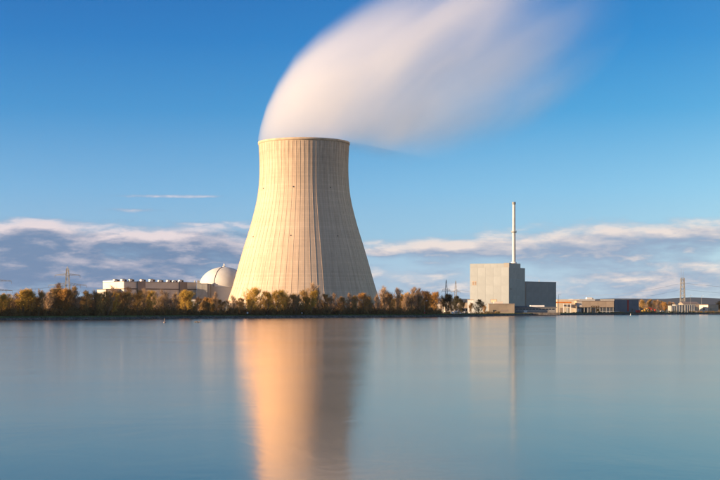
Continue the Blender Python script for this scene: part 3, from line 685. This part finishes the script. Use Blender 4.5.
# ------------------------------------------------------------------ lattice pylons
def pylon(px, D, ytop, arms, wb, wt, label, cat='pylon', group=None, rz=0.0, r=0.16, yt_body=None, rods=()):
    X = (px - 360) / F * D; z = lambda py: CZ + (HY - py) / F * D - GZ
    root = empty('lattice_pylon', (X, D, GZ), rz, label, cat, group)
    H = z(yt_body or ytop); sq = [(1, 1), (-1, 1), (-1, -1), (1, -1)]
    wid = lambda h: wb + (wt - wb) * min(1, h / H)
    for (a, b) in sq: MB().tube((a * wb, b * wb, -0.3), (a * wt, b * wt, H), r * 1.3, r, 4).build('leg', M['steel'], root)
    br = MB(); n = max(6, int(H / 4.2)); hs = [H * (1 - (1 - i / n) ** 1.15) for i in range(n + 1)]
    for h0, h1 in zip(hs, hs[1:]):
        w0, w1 = wid(h0), wid(h1)
        for k in range(4):
            a, b = sq[k], sq[(k + 1) % 4]
            br.tube((a[0] * w0, a[1] * w0, h0), (b[0] * w1, b[1] * w1, h1), r * 0.55, n=3, caps=False); br.tube((b[0] * w0, b[1] * w0, h0), (a[0] * w1, a[1] * w1, h1), r * 0.55, n=3, caps=False)
            br.tube((a[0] * w1, a[1] * w1, h1), (b[0] * w1, b[1] * w1, h1), r * 0.5, n=3, caps=False)
    br.build('bracing', M['steel'], root)
    if yt_body is None: MB().tube((wt * .5, 0, H), (0, 0, H + 1.5), r).tube((-wt * .5, 0, H), (0, 0, H + 1.5), r).build('peak', M['steel'], root)
    for (yy, hwpx, nins) in arms:
        h = z(yy); hw_ = hwpx * D / F; w = wid(h)
        a_ = MB()
        for sg in (-1, 1):
            for sy in (-w, w):
                a_.tube((sg * w, sy, h), (sg * hw_, 0, h + 0.1), r * 0.85, n=4); a_.tube((sg * w, sy, h + hw_ * 0.13), (sg * hw_, 0, h + 0.15), r * 0.6, n=4)
            m_ = 6
            for i in range(m_):
                t0, t1 = i / m_, (i + 1) / m_; f = lambda t: sg * (w + (hw_ - w) * t)
                for sy in (-1, 1):
                    a_.tube((f(t0), sy * w * (1 - t0), h), (f(t1), sy * w * (1 - t1), h + hw_ * 0.13 * (1 - t1)), r * 0.45, n=3)
        a_.build('crossarm', M['steel'], root)
        for i in range(nins):
            for sg in (-1, 1):
                x = sg * hw_ * (1 - 0.48 * i / max(1, nins - 0.5) * 1.0)
                im_ = MB(); im_.tube((x, 0, h), (x, 0, h - 2.0), 0.07, n=4)
                for k in range(4): im_.tube((x, 0, h - 0.5 - k * 0.35), (x, 0, h - 0.65 - k * 0.35), 0.2, n=6)
                im_.build('insulator', M['wire'], root)
    for (dx_, yt) in rods: MB().tube((dx_, 0, H), (dx_, 0, z(yt)), 0.09, n=4).build('antenna', M['steel'], root)
    return root
pylon(67.5, 1000, 268.5, ((275.2, 12.6, 1), (285.4, 19.2, 2)), 2.6, 0.7, 'grey lattice pylon with two crossarms above the trees left of the hall', r=0.20)
pylon(-6.5, 1000, 274, ((281.2, 18, 1), (290.8, 18.8, 2)), 2.6, 0.7, 'pylon whose right crossarms reach in at the left picture edge', r=0.20)
pylon(446.3, 1500, 281, ((289.2, 3.6, 1), (291.2, 4.6, 1)), 2.2, 0.5, 'small pylon between tower and boiler house, left one of the pair', group='pair of small pylons', r=0.2)
pylon(455.7, 1600, 281.8, ((290.2, 2.2, 1), (291.8, 4.6, 1)), 2.2, 0.5, 'small pylon nearer the boiler house, right one of the pair', group='pair of small pylons', r=0.2)
pylon(682.5, 1450, 278, ((283, 2.2, 1), (289.3, 2.2, 1), (281, 1.7, 0), (297, 2.1, 0)), 2.5, 1.6, 'tall narrow lattice mast with antennas above the right shore', cat='lattice mast', r=0.3, yt_body=278, rods=((-1.2, 269), (1.1, 270.2), (0.2, 275)))

# overhead lines
def cable(pts_, label, group='overhead power lines'):
    q = MB()
    P3 = [P(*p) for p in pts_]
    n = 14; out = []
    for a, b in zip(P3, P3[1:]):
        sag = (b - a).length * 0.012
        for i in range(n):
            t = i / n; p = a.lerp(b, t); p.z -= 4 * sag * t * (1 - t); out.append(p)
    out.append(P3[-1])
    c0 = out[0].copy()
    for a, b in zip(out, out[1:]): q.tube(a - c0, b - c0, 0.085, n=3, caps=False)
    tag(q.build('power_line', M['wire'], loc=c0), label, 'power line', group)
cable([(570, 294.6, 1900), (682.5, 283, 1450)], 'upper cable from the lattice mast leftwards behind the warehouse')
cable([(570, 300.0, 1900), (682.5, 289.3, 1450)], 'lower cable from the lattice mast leftwards behind the warehouse')
cable([(682.5, 283, 1450), (800, 290, 1500)], 'upper cable from the lattice mast out past the right edge')
cable([(682.5, 289.3, 1450), (800, 296.5, 1500)], 'lower cable from the lattice mast out past the right edge')
cable([(455.7, 290.3, 1600), (540, 293.5, 1620)], 'cable from the small pylons towards the boiler house')
cable([(446.3, 289.5, 1500), (455.7, 290.3, 1600)], 'short cable joining the two small pylons')
cable([(-6.5, 291, 1000), (67.5, 285.6, 1000)], 'cable between the two left pylons behind the trees', 'overhead power lines')

# ------------------------------------------------------------------ poles, lamp posts, signs, buoys, birds
def lamp_post(px, D, yt, label, two=False):
    X = (px - 360) / F * D; r = empty('lamp_post', (X, D, GZ), 0, label, 'lamp post', 'lamp posts on the far shore'); h = CZ + (HY - yt) / F * D - GZ
    MB().tube((0, 0, 0), (0, 0, h), 0.17, 0.11, 6).build('pole', M['steel'], r)
    MB().tube((0, 0, h - 0.1), (1.3, 0, h + 0.15), 0.08, n=5).build('arm', M['steel'], r)
    MB().box(0.9, 1.9, -0.2, 0.2, h + 0.02, h + 0.25).build('lamp_head', M['white'], r)
lamp_post(424.5, shoreD(424.5) + 9, 301.0, 'thin lamp post on the bank in front of the round orange tree')
lamp_post(475.4, shoreD(475.4) + 9, 302.0, 'pale lamp post standing in front of the boiler house corner')
lamp_post(558.6, 1180, 294.5, 'slim mast between dark machine hall and cream warehouse')
lamp_post(690.5, 1400, 295.4, 'light mast left of centre over the concrete bunkers')
lamp_post(701.6, 1400, 296.0, 'light mast rising behind the flat roofed cream block')
def post_sign(px, D, w, h, m, label, zb=0.8):
    X = (px - 360) / F * D; r = empty('bank_sign', (X, D, GZ - 0.1), 0, label, 'sign')
    MB().tube((0, 0, 0), (0, 0, zb + h), 0.06, n=5).build('post', M['steel'], r); MB().box(-w / 2, w / 2, -0.12, -0.07, zb, zb + h).build('board', M[m], r)
post_sign(247.5, shoreD(247.5) + 7, 0.9, 0.9, 'white', 'small white sign on the bank under the golden tree')
post_sign(424.6, shoreD(424.6) + 7, 0.7, 1.2, 'red', 'small red marker board at the foot of the lamp post', 0.4)
post_sign(302, shoreD(302) + 7, 0.6, 0.6, 'white', 'tiny white sign on the bank in front of the tower')
def buoy(px, py, m, h, label):
    D = F * CZ / (py - HY); X = (px - 360) / F * D; r = empty('buoy', (X, D, 0), 0, label, 'buoy')
    q = MB(); q.lathe([(0.02, -0.3), (h * .28, -0.2), (h * .36, 0.1), (h * .3, 0.32), (0.1, 0.42)], 14); q.build('float', M[m], r)
    q = MB(); q.lathe([(0.17, 0.38), (0.09, h * .8), (0.16, h * .82), (0.14, h), (0.02, h)], 10); q.build('topmark', M['cream_dark' if m != 'white' else 'white'], r)
buoy(164.6, 322.8, 'cream_dark', 1.5, 'small brown buoy floating off the left bank')
buoy(630.6, 315.3, 'white', 1.5, 'small white buoy floating off the slate warehouse')
# ducks
dk_ = MB(); N_ = 10
ringz = [(-0.34, 0.02, 0.16), (-0.26, 0.08, 0.12), (-0.1, 0.13, 0.08), (0.08, 0.14, 0.08), (0.2, 0.10, 0.11), (0.27, 0.055, 0.2), (0.29, 0.05, 0.3), (0.35, 0.06, 0.36), (0.42, 0.035, 0.345), (0.5, 0.02, 0.33), (0.53, 0.008, 0.325)]
vs = [(x, r_2 * math.cos(2 * PI * i / N_), z + r_2 * 0.9 * math.sin(2 * PI * i / N_)) for (x, r_2, z) in ringz for i in range(N_)]
dk_.add(vs, [(k * N_ + i, k * N_ + (i + 1) % N_, (k + 1) * N_ + (i + 1) % N_, (k + 1) * N_ + i) for k in range(len(ringz) - 1) for i in range(N_)] + [tuple(range(N_))[::-1]], True)
dme = dk_.mesh('duck', M['bird'])
for (px, py, a, lab) in ((195.3, 322.5, 0.1, 'leftmost duck of the small group swimming off the bank'), (196.6, 322.2, 2.9, 'duck facing left in the middle of the small group'), (198.0, 322.6, 0.3, 'duck third from left in the group on the water'), (199.4, 322.4, -0.2, 'rightmost duck of the group swimming off the bank')):
    D = F * CZ / (py - HY); o = link('duck', dme, None, ((px - 360) / F * D, D, 0.0), (0, 0, a), (1.5, 1.5, 1.5)); tag(o, lab, 'duck', 'ducks swimming off the left bank')

# ------------------------------------------------------------------ trees
def tmat(name, c1, c2, rough=0.8):
    m = bpy.data.materials.new(name); m.use_nodes = True; b = NB(m.node_tree); pr = m.node_tree.nodes['Principled BSDF']
    ob = b.n('ShaderNodeTexCoord').outputs['Object']
    n = b.noise(ob, 0.7, 3, 0.6); oi = b.n('ShaderNodeObjectInfo').outputs['Random']
    k = b.m('ADD', b.ss(n, 0.3, 0.7, 0.0, 0.75), b.m('MULTIPLY', oi, 0.25))
    b.put(pr.inputs['Base Color'], b.mix(k, tuple(c1) + (1,), tuple(c2) + (1,))); pr.inputs['Roughness'].default_value = rough
    pr.inputs['Specular IOR Level'].default_value = 0.15
    return m
TM = {'willow': tmat('golden_green_leaf', (0.26, 0.175, 0.03), (0.62, 0.37, 0.07)),
      'bare': tmat('bare_pinkish_twig', (0.20, 0.13, 0.075), (0.46, 0.31, 0.19)),
      'russet': tmat('russet_leaf', (0.22, 0.11, 0.03), (0.50, 0.27, 0.07)),
      'olive': tmat('olive_brown_leaf', (0.17, 0.11, 0.04), (0.46, 0.28, 0.09)),
      'dark': tmat('dark_evergreen_leaf', (0.018, 0.02, 0.01), (0.06, 0.05, 0.025))}
def tree_meshes(kind, seed):
    rg = random.Random(seed); H = 14.0
    T = MB(); C = MB()
    rise = {'willow': 1.15, 'bare': 1.7, 'russet': 1.2, 'olive': 1.4, 'dark': 0.9}[kind]
    wide = {'willow': 0.42, 'bare': 0.35, 'russet': 0.42, 'olive': 0.36, 'dark': 0.44}[kind] * rg.uniform(0.85, 1.15)
    leaves = {'willow': 5, 'bare': 0.6, 'russet': 5, 'olive': 3, 'dark': 8}[kind]
    ls = {'willow': 0.12, 'bare': 0.09, 'russet': 0.12, 'olive': 0.115, 'dark': 0.15}[kind]
    tw_r = 0.022 if kind != 'bare' else 0.034
    def leaf(p):
        a = Vector((rg.gauss(0, 1), rg.gauss(0, 1), rg.gauss(0, 1))).normalized(); b = a.orthogonal().normalized()
        s_ = ls * rg.uniform(0.6, 1.4); C.add([p - a * s_, p + b * s_ * 0.7, p + a * s_, p - b * s_ * 0.7], [(0, 1, 2, 3)])
    def grow(mb, p, d, L, r0, r1, segs, up):
        pts_ = [p.copy()]
        for i in range(segs):
            g_ = .06 if L > 8 else .12; d = (d + Vector((rg.gauss(0, g_), rg.gauss(0, g_), up / segs))).normalized(); q = p + d * (L / segs)
            mb.tube(p, q, r0 + (r1 - r0) * i / segs, r0 + (r1 - r0) * (i + 1) / segs, 4 if r0 > 0.05 else 3, caps=False); p = q; pts_.append(p.copy())
        return pts_, d
    stems = rg.choice((1, 1, 2, 3)) if kind != 'bare' else rg.choice((1, 1, 2))
    for s_ in range(stems):
        a = rg.uniform(0, 2 * PI); tilt = 0.03 if stems == 1 else 0.11
        tp, _ = grow(T, Vector((0.3 * math.cos(a) * (stems > 1), 0.3 * math.sin(a) * (stems > 1), -0.2)), Vector((tilt * math.cos(a), tilt * math.sin(a), 1)).normalized(), H * rg.uniform(0.82, 0.93), 0.2 if stems > 1 else 0.27, 0.03, 7, 0.1)
        nl = int((18 if kind == 'bare' else 26) / stems) + 4
        for k in range(nl):
            t = 0.09 + 0.89 * (k + rg.random()) / nl; i = min(6, int(t * 7)); p = tp[i].lerp(tp[i + 1], t * 7 - i)
            b = rg.uniform(0, 2 * PI); out = math.sin(min(1.0, (t * 1.05)) * PI * 0.62 + 0.5)
            L = H * wide * rg.uniform(0.6, 1.1) * max(0.3, out) * (1 - 0.78 * (max(0, t - 0.4) / 0.6) ** 1.2)
            d = Vector((math.cos(b), math.sin(b), rise * rg.uniform(0.5, 1.1))).normalized()
            lp, ld = grow(T, p, d, L, 0.09 * (1 - t * 0.6), 0.03, 4, 0.45)
            for j in range(8):
                u = 0.2 + 0.8 * (j + rg.random()) / 8; ii = min(3, int(u * 4)); q = lp[ii].lerp(lp[ii + 1], min(1, u * 4 - ii))
                dd = (ld + Vector((rg.gauss(0, .7), rg.gauss(0, .7), rg.gauss(0.2, .5)))).normalized()
                sp_, sd = grow(C, q, dd, max(1.0, L * rg.uniform(0.25, 0.6)), 0.035, 0.02, 2, 0.5)
                for m_ in range(5):
                    e = sp_[1].lerp(sp_[2], rg.random()) if m_ else sp_[2]
                    d3 = (sd + Vector((rg.gauss(0, .6), rg.gauss(0, .6), rg.gauss(0.6, .4)))).normalized(); L3 = rg.uniform(0.6, 1.7)
                    e2 = e + d3 * L3; C.tube(e, e2, tw_r, 0.012, 3, caps=False)
                    nl_ = int(leaves) + (rg.random() < leaves % 1)
                    for _ in range(nl_): leaf(e.lerp(e2, rg.random()) + Vector((rg.gauss(0, .24), rg.gauss(0, .24), rg.gauss(0, .24))))
    return T.mesh('trunk', M['bark']), C.mesh('crown', TM[kind])
PROT = {}
for k_, n_ in (('willow', 3), ('bare', 4), ('russet', 2), ('olive', 4), ('dark', 2)):
    PROT[k_] = [tree_meshes(k_, 100 * n_ + i + len(k_)) for i in range(n_)]
KLAB = {'willow': ('golden green', 'willow'), 'bare': ('bare pinkish brown', 'tree'), 'russet': ('russet orange', 'tree'), 'olive': ('olive brown', 'tree'), 'dark': ('dark evergreen', 'tree')}
TREES = []   # bearing, top row, kind, extra distance behind the shore, width factor
for t_ in [(7, 293.5, 'olive', 14, 1), (14, 292, 'bare', 20, 1), (22, 288.5, 'willow', 12, 1), (30, 289, 'willow', 15, .8), (38, 291, 'olive', 11, .9), (47, 291, 'bare', 13, 1), (53, 289, 'olive', 20, .9), (58, 282, 'bare', 24, 1.1),
           (65, 287.5, 'russet', 14, 1), (72, 287, 'olive', 22, .9), (78, 289, 'bare', 13, 1), (86, 291, 'olive', 12, 1), (95, 290, 'bare', 15, 1), (99.5, 292, 'olive', 10, 1), (103, 291, 'olive', 12, 1), (107, 290.5, 'bare', 10, 1), (111, 292, 'willow', 10, .9), (118, 286, 'bare', 18, .9),
           (130, 285.5, 'bare', 20, .9), (124, 291, 'olive', 12, 1), (137, 291, 'olive', 13, .9), (143, 288.5, 'bare', 16, .9), (150, 290, 'willow', 14, .8), (157, 290.5, 'bare', 14, 1), (166, 289.5, 'bare', 18, 1), (173, 292.5, 'bare', 12, .9),
           (185, 290.5, 'willow', 12, .95), (192, 289.5, 'willow', 15, 1), (199, 297.5, 'russet', 60, 1.2), (204, 302, 'olive', 12, 1), (206, 296.8, 'russet', 70, 1.2), (213, 297, 'russet', 66, 1.3), (209, 303, 'olive', 12, 1), (217, 291, 'bare', 14, .6), (223, 300, 'olive', 12, 1.1), (233, 295, 'bare', 13, .9),
           (240, 298, 'olive', 12, 1), (249.5, 287.3, 'willow', 11, 1.05), (259, 298, 'olive', 13, 1), (267, 291, 'willow', 13, .8), (272, 292, 'bare', 18, .8), (279, 289.5, 'willow', 12, .8), (286, 290, 'willow', 16, .8), (292, 293, 'olive', 13, .9), (296, 294, 'bare', 12, 1), (300, 297, 'olive', 12, 1.1), (305, 296, 'willow', 12, .8),
           (311, 282.5, 'bare', 15, .9), (311, 290, 'willow', 10, .7), (319, 288, 'bare', 14, .8), (326, 294, 'olive', 12, .9), (330, 296, 'bare', 11, 1), (335, 292.5, 'bare', 14, .9), (341, 296, 'russet', 12, .9), (348, 292.5, 'bare', 14, .7), (355, 296, 'olive', 12, 1), (363, 292, 'russet', 12, 1.15),
           (371, 297, 'olive', 13, .9), (378, 294, 'bare', 14, .8), (386, 286, 'bare', 13, .95), (396, 287, 'bare', 15, .9), (391, 293, 'russet', 12, .8), (404, 293, 'bare', 13, .8), (411, 286.5, 'bare', 16, .95), (418, 288, 'bare', 13, .8), (428, 290, 'russet', 12, 1.0), (434, 291, 'russet', 16, .8), (421, 295, 'olive', 10, .8),
           (446, 293.5, 'dark', 30, .8), (452, 297, 'olive', 25, .8), (455, 295.5, 'dark', 60, .7), (461, 298.5, 'dark', 30, .7), (478.5, 299.5, 'dark', 12, .9), (484, 304.5, 'russet', 10, .9), (470, 303, 'olive', 12, .9),
           (640.5, 300.3, 'olive', 120, 1), (643.5, 299.6, 'olive', 110, 1), (646.5, 300.2, 'bare', 125, 1.1), (650, 299.4, 'olive', 110, 1), (653.5, 300, 'olive', 120, 1.1), (657, 299.8, 'bare', 100, 1), (660.2, 301, 'olive', 115, 1), (662.5, 302, 'bare', 90, 1), (665.5, 301.6, 'russet', 70, 1), (669, 301.5, 'bare', 80, 1.1), (672.5, 301.8, 'bare', 110, 1.1), (675, 302, 'bare', 150, 1), (719, 301, 'dark', 80, 1), (724, 299, 'dark', 60, 1), (731, 298, 'olive', 60, 1)]: TREES.append(t_ + (0,))
rg = random.Random(5)
def envelope(px):
    near = [t for t in TREES if abs(t[0] - px) < 13 and t[5] == 0]
    return max([min(near, key=lambda t: abs(t[0] - px))[1]], default=295) if near else 295
px = -34.0
while px < 441:
    top = envelope(px) if px > 4 else 292
    k_ = rg.choices(('olive', 'bare', 'russet', 'willow'), (5, 4, 0.7, 1.2))[0]
    open_ = 236 < px < 380
    if top < 299: TREES.append((px, min(303, top + (rg.uniform(6, 11) if open_ else rg.uniform(3.5, 8))), k_, rg.uniform(18, 42), 1.1, 1))
    px += rg.uniform(9, 14) if open_ else rg.uniform(4.6, 6.4)
px = -30.0
while px < 5: TREES.append((px, 292 + rg.uniform(-2, 3), rg.choice(('olive', 'bare', 'willow')), 12, 1, 0)); px += 8
SEG = [(-99, 0, 'beyond the left picture edge'), (0, 42, 'at the far left end of the shore'), (42, 98, 'below the left lattice pylon'), (98, 126, 'before the sunlit end of the turbine hall'), (126, 197, 'before the shaded side of the turbine hall'), (197, 231, 'in front of the dome'),
       (231, 268, 'before the left edge of the tower'), (268, 305, 'before the golden sunlit half of the tower'), (305, 345, 'before the dividing line of light on the tower'), (345, 378, 'before the shaded edge of the tower'),
       (378, 403, 'just right of the tower'), (403, 441, 'in the last clump right of the tower'), (441, 465, 'around the pair of small pylons'), (465, 490, 'at the foot of the boiler house'), (490, 660.5, 'right of the slate warehouse'), (660.5, 690, 'left of the concrete bunkers'), (690, 900, 'at the right picture edge')]
ORD = 'first second third fourth fifth sixth seventh eighth ninth tenth eleventh twelfth thirteenth fourteenth'.split()
for (a, b, where) in SEG:
    for row in (0, 1):
        grp = sorted([t for t in TREES if a <= t[0] < b and t[5] == row])
        cnt = {}
        for t in grp: cnt[t[2]] = cnt.get(t[2], 0) + 1
        idx = {}
        for t in grp:
            px, top, k_, back, wf, _ = t
            idx[k_] = idx.get(k_, 0) + 1
            adj, noun = KLAB[k_]
            if cnt[k_] > 1: o_ = 'leftmost' if idx[k_] == 1 else 'rightmost' if idx[k_] == cnt[k_] else ORD[idx[k_] - 1]
            else: o_ = ''
            lab = ('%s %s%s %s %s' % (o_, 'back row ' if row else '', adj, noun, where)).strip()
            D = shoreD(px) + back; h = CZ + (HY - top) / F * D - GZ
            tm_, cm_ = PROT[k_][rg.randrange(len(PROT[k_]))]
            root = empty('bank_tree', ((px - 360) / F * D, D, GZ - 0.05), rg.uniform(0, 6.28), lab, 'tree', 'trees along the far bank')
            sc = h / 13.6; root.scale = (sc * wf * 1.22, sc * wf * 1.22, sc)
            link('trunk', tm_, root); link('crown', cm_, root)

# ------------------------------------------------------------------ undergrowth, riprap, grass fringe (uncountable)
UG = {'olive': tmat('undergrowth_twigs', (0.05, 0.035, 0.013), (0.22, 0.14, 0.05)), 'russet': tmat('brushwood_twigs', (0.05, 0.025, 0.01), (0.18, 0.10, 0.035))}
def fan(mb, p, h, n, rg, lean=0.5, w=0.05, leafy=0.0):
    for _ in range(n):
        a = rg.uniform(0, 2 * PI); t = rg.uniform(0, lean); d = Vector((math.cos(a) * t, math.sin(a) * t, 1)).normalized(); L = h * rg.uniform(0.5, 1.0)
        b = d.orthogonal().normalized(); q0 = p + Vector((rg.gauss(0, .5), rg.gauss(0, .5), 0)) * min(1, h); q1 = q0 + d * L * 0.6; q2 = q1 + (d + Vector((rg.gauss(0, .3), rg.gauss(0, .3), 0))) * L * 0.4
        k = len(mb.v); mb.add([q0 - b * w, q0 + b * w, q1 + b * w * .8, q1 - b * w * .8, q2], [(0, 1, 2, 3), (3, 2, 4)])
        if leafy:
            for _ in range(int(leafy)):
                c = q0.lerp(q2, rg.uniform(0.3, 1.0)) + Vector((rg.gauss(0, .25), rg.gauss(0, .25), rg.gauss(0, .2))); a2 = Vector((rg.gauss(0, 1), rg.gauss(0, 1), rg.gauss(0, 1))).normalized(); b2 = a2.orthogonal(); s_ = rg.uniform(0.10, 0.2)
                mb.add([c - a2 * s_, c + b2 * s_, c + a2 * s_, c - b2 * s_], [(0, 1, 2, 3)])
rg = random.Random(11)
for (name, kind, npx, lo, hi, lab) in (('undergrowth', 'olive', 1700, 2.2, 6.8, 'tangled olive brown undergrowth beneath the bank trees'), ('brushwood', 'russet', 600, 1.5, 5.0, 'rusty brown brushwood scattered between the bank trees')):
    q = MB()
    for i in range(npx):
        px = rg.uniform(-40, 441); D = shoreD(px) + rg.uniform(9, 34); s_ = 0.55 if 195 < px < 228 else 1.0
        fan(q, Vector(((px - 360) / F * D, D, GZ - 0.1)), rg.uniform(lo, hi) * s_, 16, rg, 0.45, 0.045, 4)
    tag(q.build(name, UG[kind]), lab, 'shrubs', kind='stuff')
q = MB()
for i in range(150):
    px = rg.choice((rg.uniform(438, 500), rg.uniform(640, 700), rg.uniform(560, 640), rg.uniform(700, 740))); D = shoreD(px) + rg.uniform(9, 22)
    fan(q, Vector(((px - 360) / F * D, D, GZ - 0.1)), rg.uniform(0.8, 2.6) * (0.5 if 500 < px < 640 else 1), 14, rg, 0.7, 0.05, 5)
tag(q.build('shore_scrub', TM['olive']), 'low brown scrub dotted along the right shore', 'shrubs', kind='stuff')
q = MB()
for i in range(9000):
    px = rg.uniform(-60, 780); D = shoreD(px) + rg.uniform(5.0, 9.5); p = Vector(((px - 360) / F * D, D, GZ - 0.12)); 
    for _ in range(3):
        a = rg.uniform(0, PI); h = rg.uniform(0.15, 0.45); d = Vector((math.cos(a) * .12, math.sin(a) * .12, 0)); o_ = Vector((rg.gauss(0, .3), rg.gauss(0, .3), 0))
        q.add([p + o_ - d, p + o_ + d, p + o_ + Vector((rg.gauss(0, .06), rg.gauss(0, .06), h))], [(0, 1, 2)])
tag(q.build('bank_grass', tmat('bank_grass_blades', (0.03, 0.045, 0.01), (0.09, 0.11, 0.025))), 'short dark green grass fringe along the top of the bank', 'grass', kind='stuff')
q = MB()
ico = bmesh.new(); bmesh.ops.create_icosphere(ico, subdivisions=1, radius=1); IV = [v.co.copy() for v in ico.verts]; IF = [tuple(v.index for v in f.verts) for f in ico.faces]; ico.free()
def stone(q, p, s):
    e = Vector((rg.uniform(.6, 1.3), rg.uniform(.6, 1.3), rg.uniform(.4, .9))); q.add([p + Vector((v.x * e.x, v.y * e.y, v.z * e.z)) * s * rg.uniform(0.85, 1.15) for v in IV], IF)
def shore_at(px):   # true waterline, interpolated from the bank mesh
    X = None
    for a, b in zip(pts[1:], pts[2:]):
        pa, pb = a.x / a.y * F + 360, b.x / b.y * F + 360
        if pa <= px <= pb: t = (px - pa) / (pb - pa); return a.lerp(b, t)
    return pts[5]
for i in range(3800):
    px = rg.uniform(-50, 770); d = abs(rg.gauss(0, 1.5)) + 0.2; b = shore_at(px); d = min(d, 4.6)
    stone(q, Vector((b.x, b.y + d, 0.02 + d * 0.33)), rg.uniform(0.16, 0.42))
tag(q.build('riprap', M['stone']), 'grey riprap stones edging the water along the far bank', 'stones', kind='stuff')
q = MB()
for (px0, px1, hh) in ((449, 462, 2.2), (462, 468, 1.4)):
    for i in range(90):
        px = rg.uniform(px0, px1); D = shoreD(px) + rg.uniform(14, 22); stone(q, Vector(((px - 360) / F * D, D, GZ + rg.uniform(0, hh) * (1 - abs(px - (px0 + px1) / 2) / (px1 - px0) * 1.6))), rg.uniform(0.3, 0.8))
tag(q.build('rubble', M['white']), 'pale rubble heaps on the bank left of the boiler house', 'rubble', kind='stuff')

# ------------------------------------------------------------------ thin evening haze
hz_ = MB(); hz_.box(-6500, 6500, -200, 7200, -4, 520)
hm = bpy.data.materials.new('haze'); hm.use_nodes = True; hm.node_tree.nodes.clear()
hv = hm.node_tree.nodes.new('ShaderNodeVolumePrincipled'); hv.inputs['Density'].default_value = 0.000012; hv.inputs['Color'].default_value = (0.86, 0.92, 1.0, 1)
hv.inputs['Anisotropy'].default_value = 0.3
ho = hm.node_tree.nodes.new('ShaderNodeOutputMaterial'); hm.node_tree.links.new(hv.outputs[0], ho.inputs['Volume'])
tag(hz_.build('haze', hm), kind='stuff')
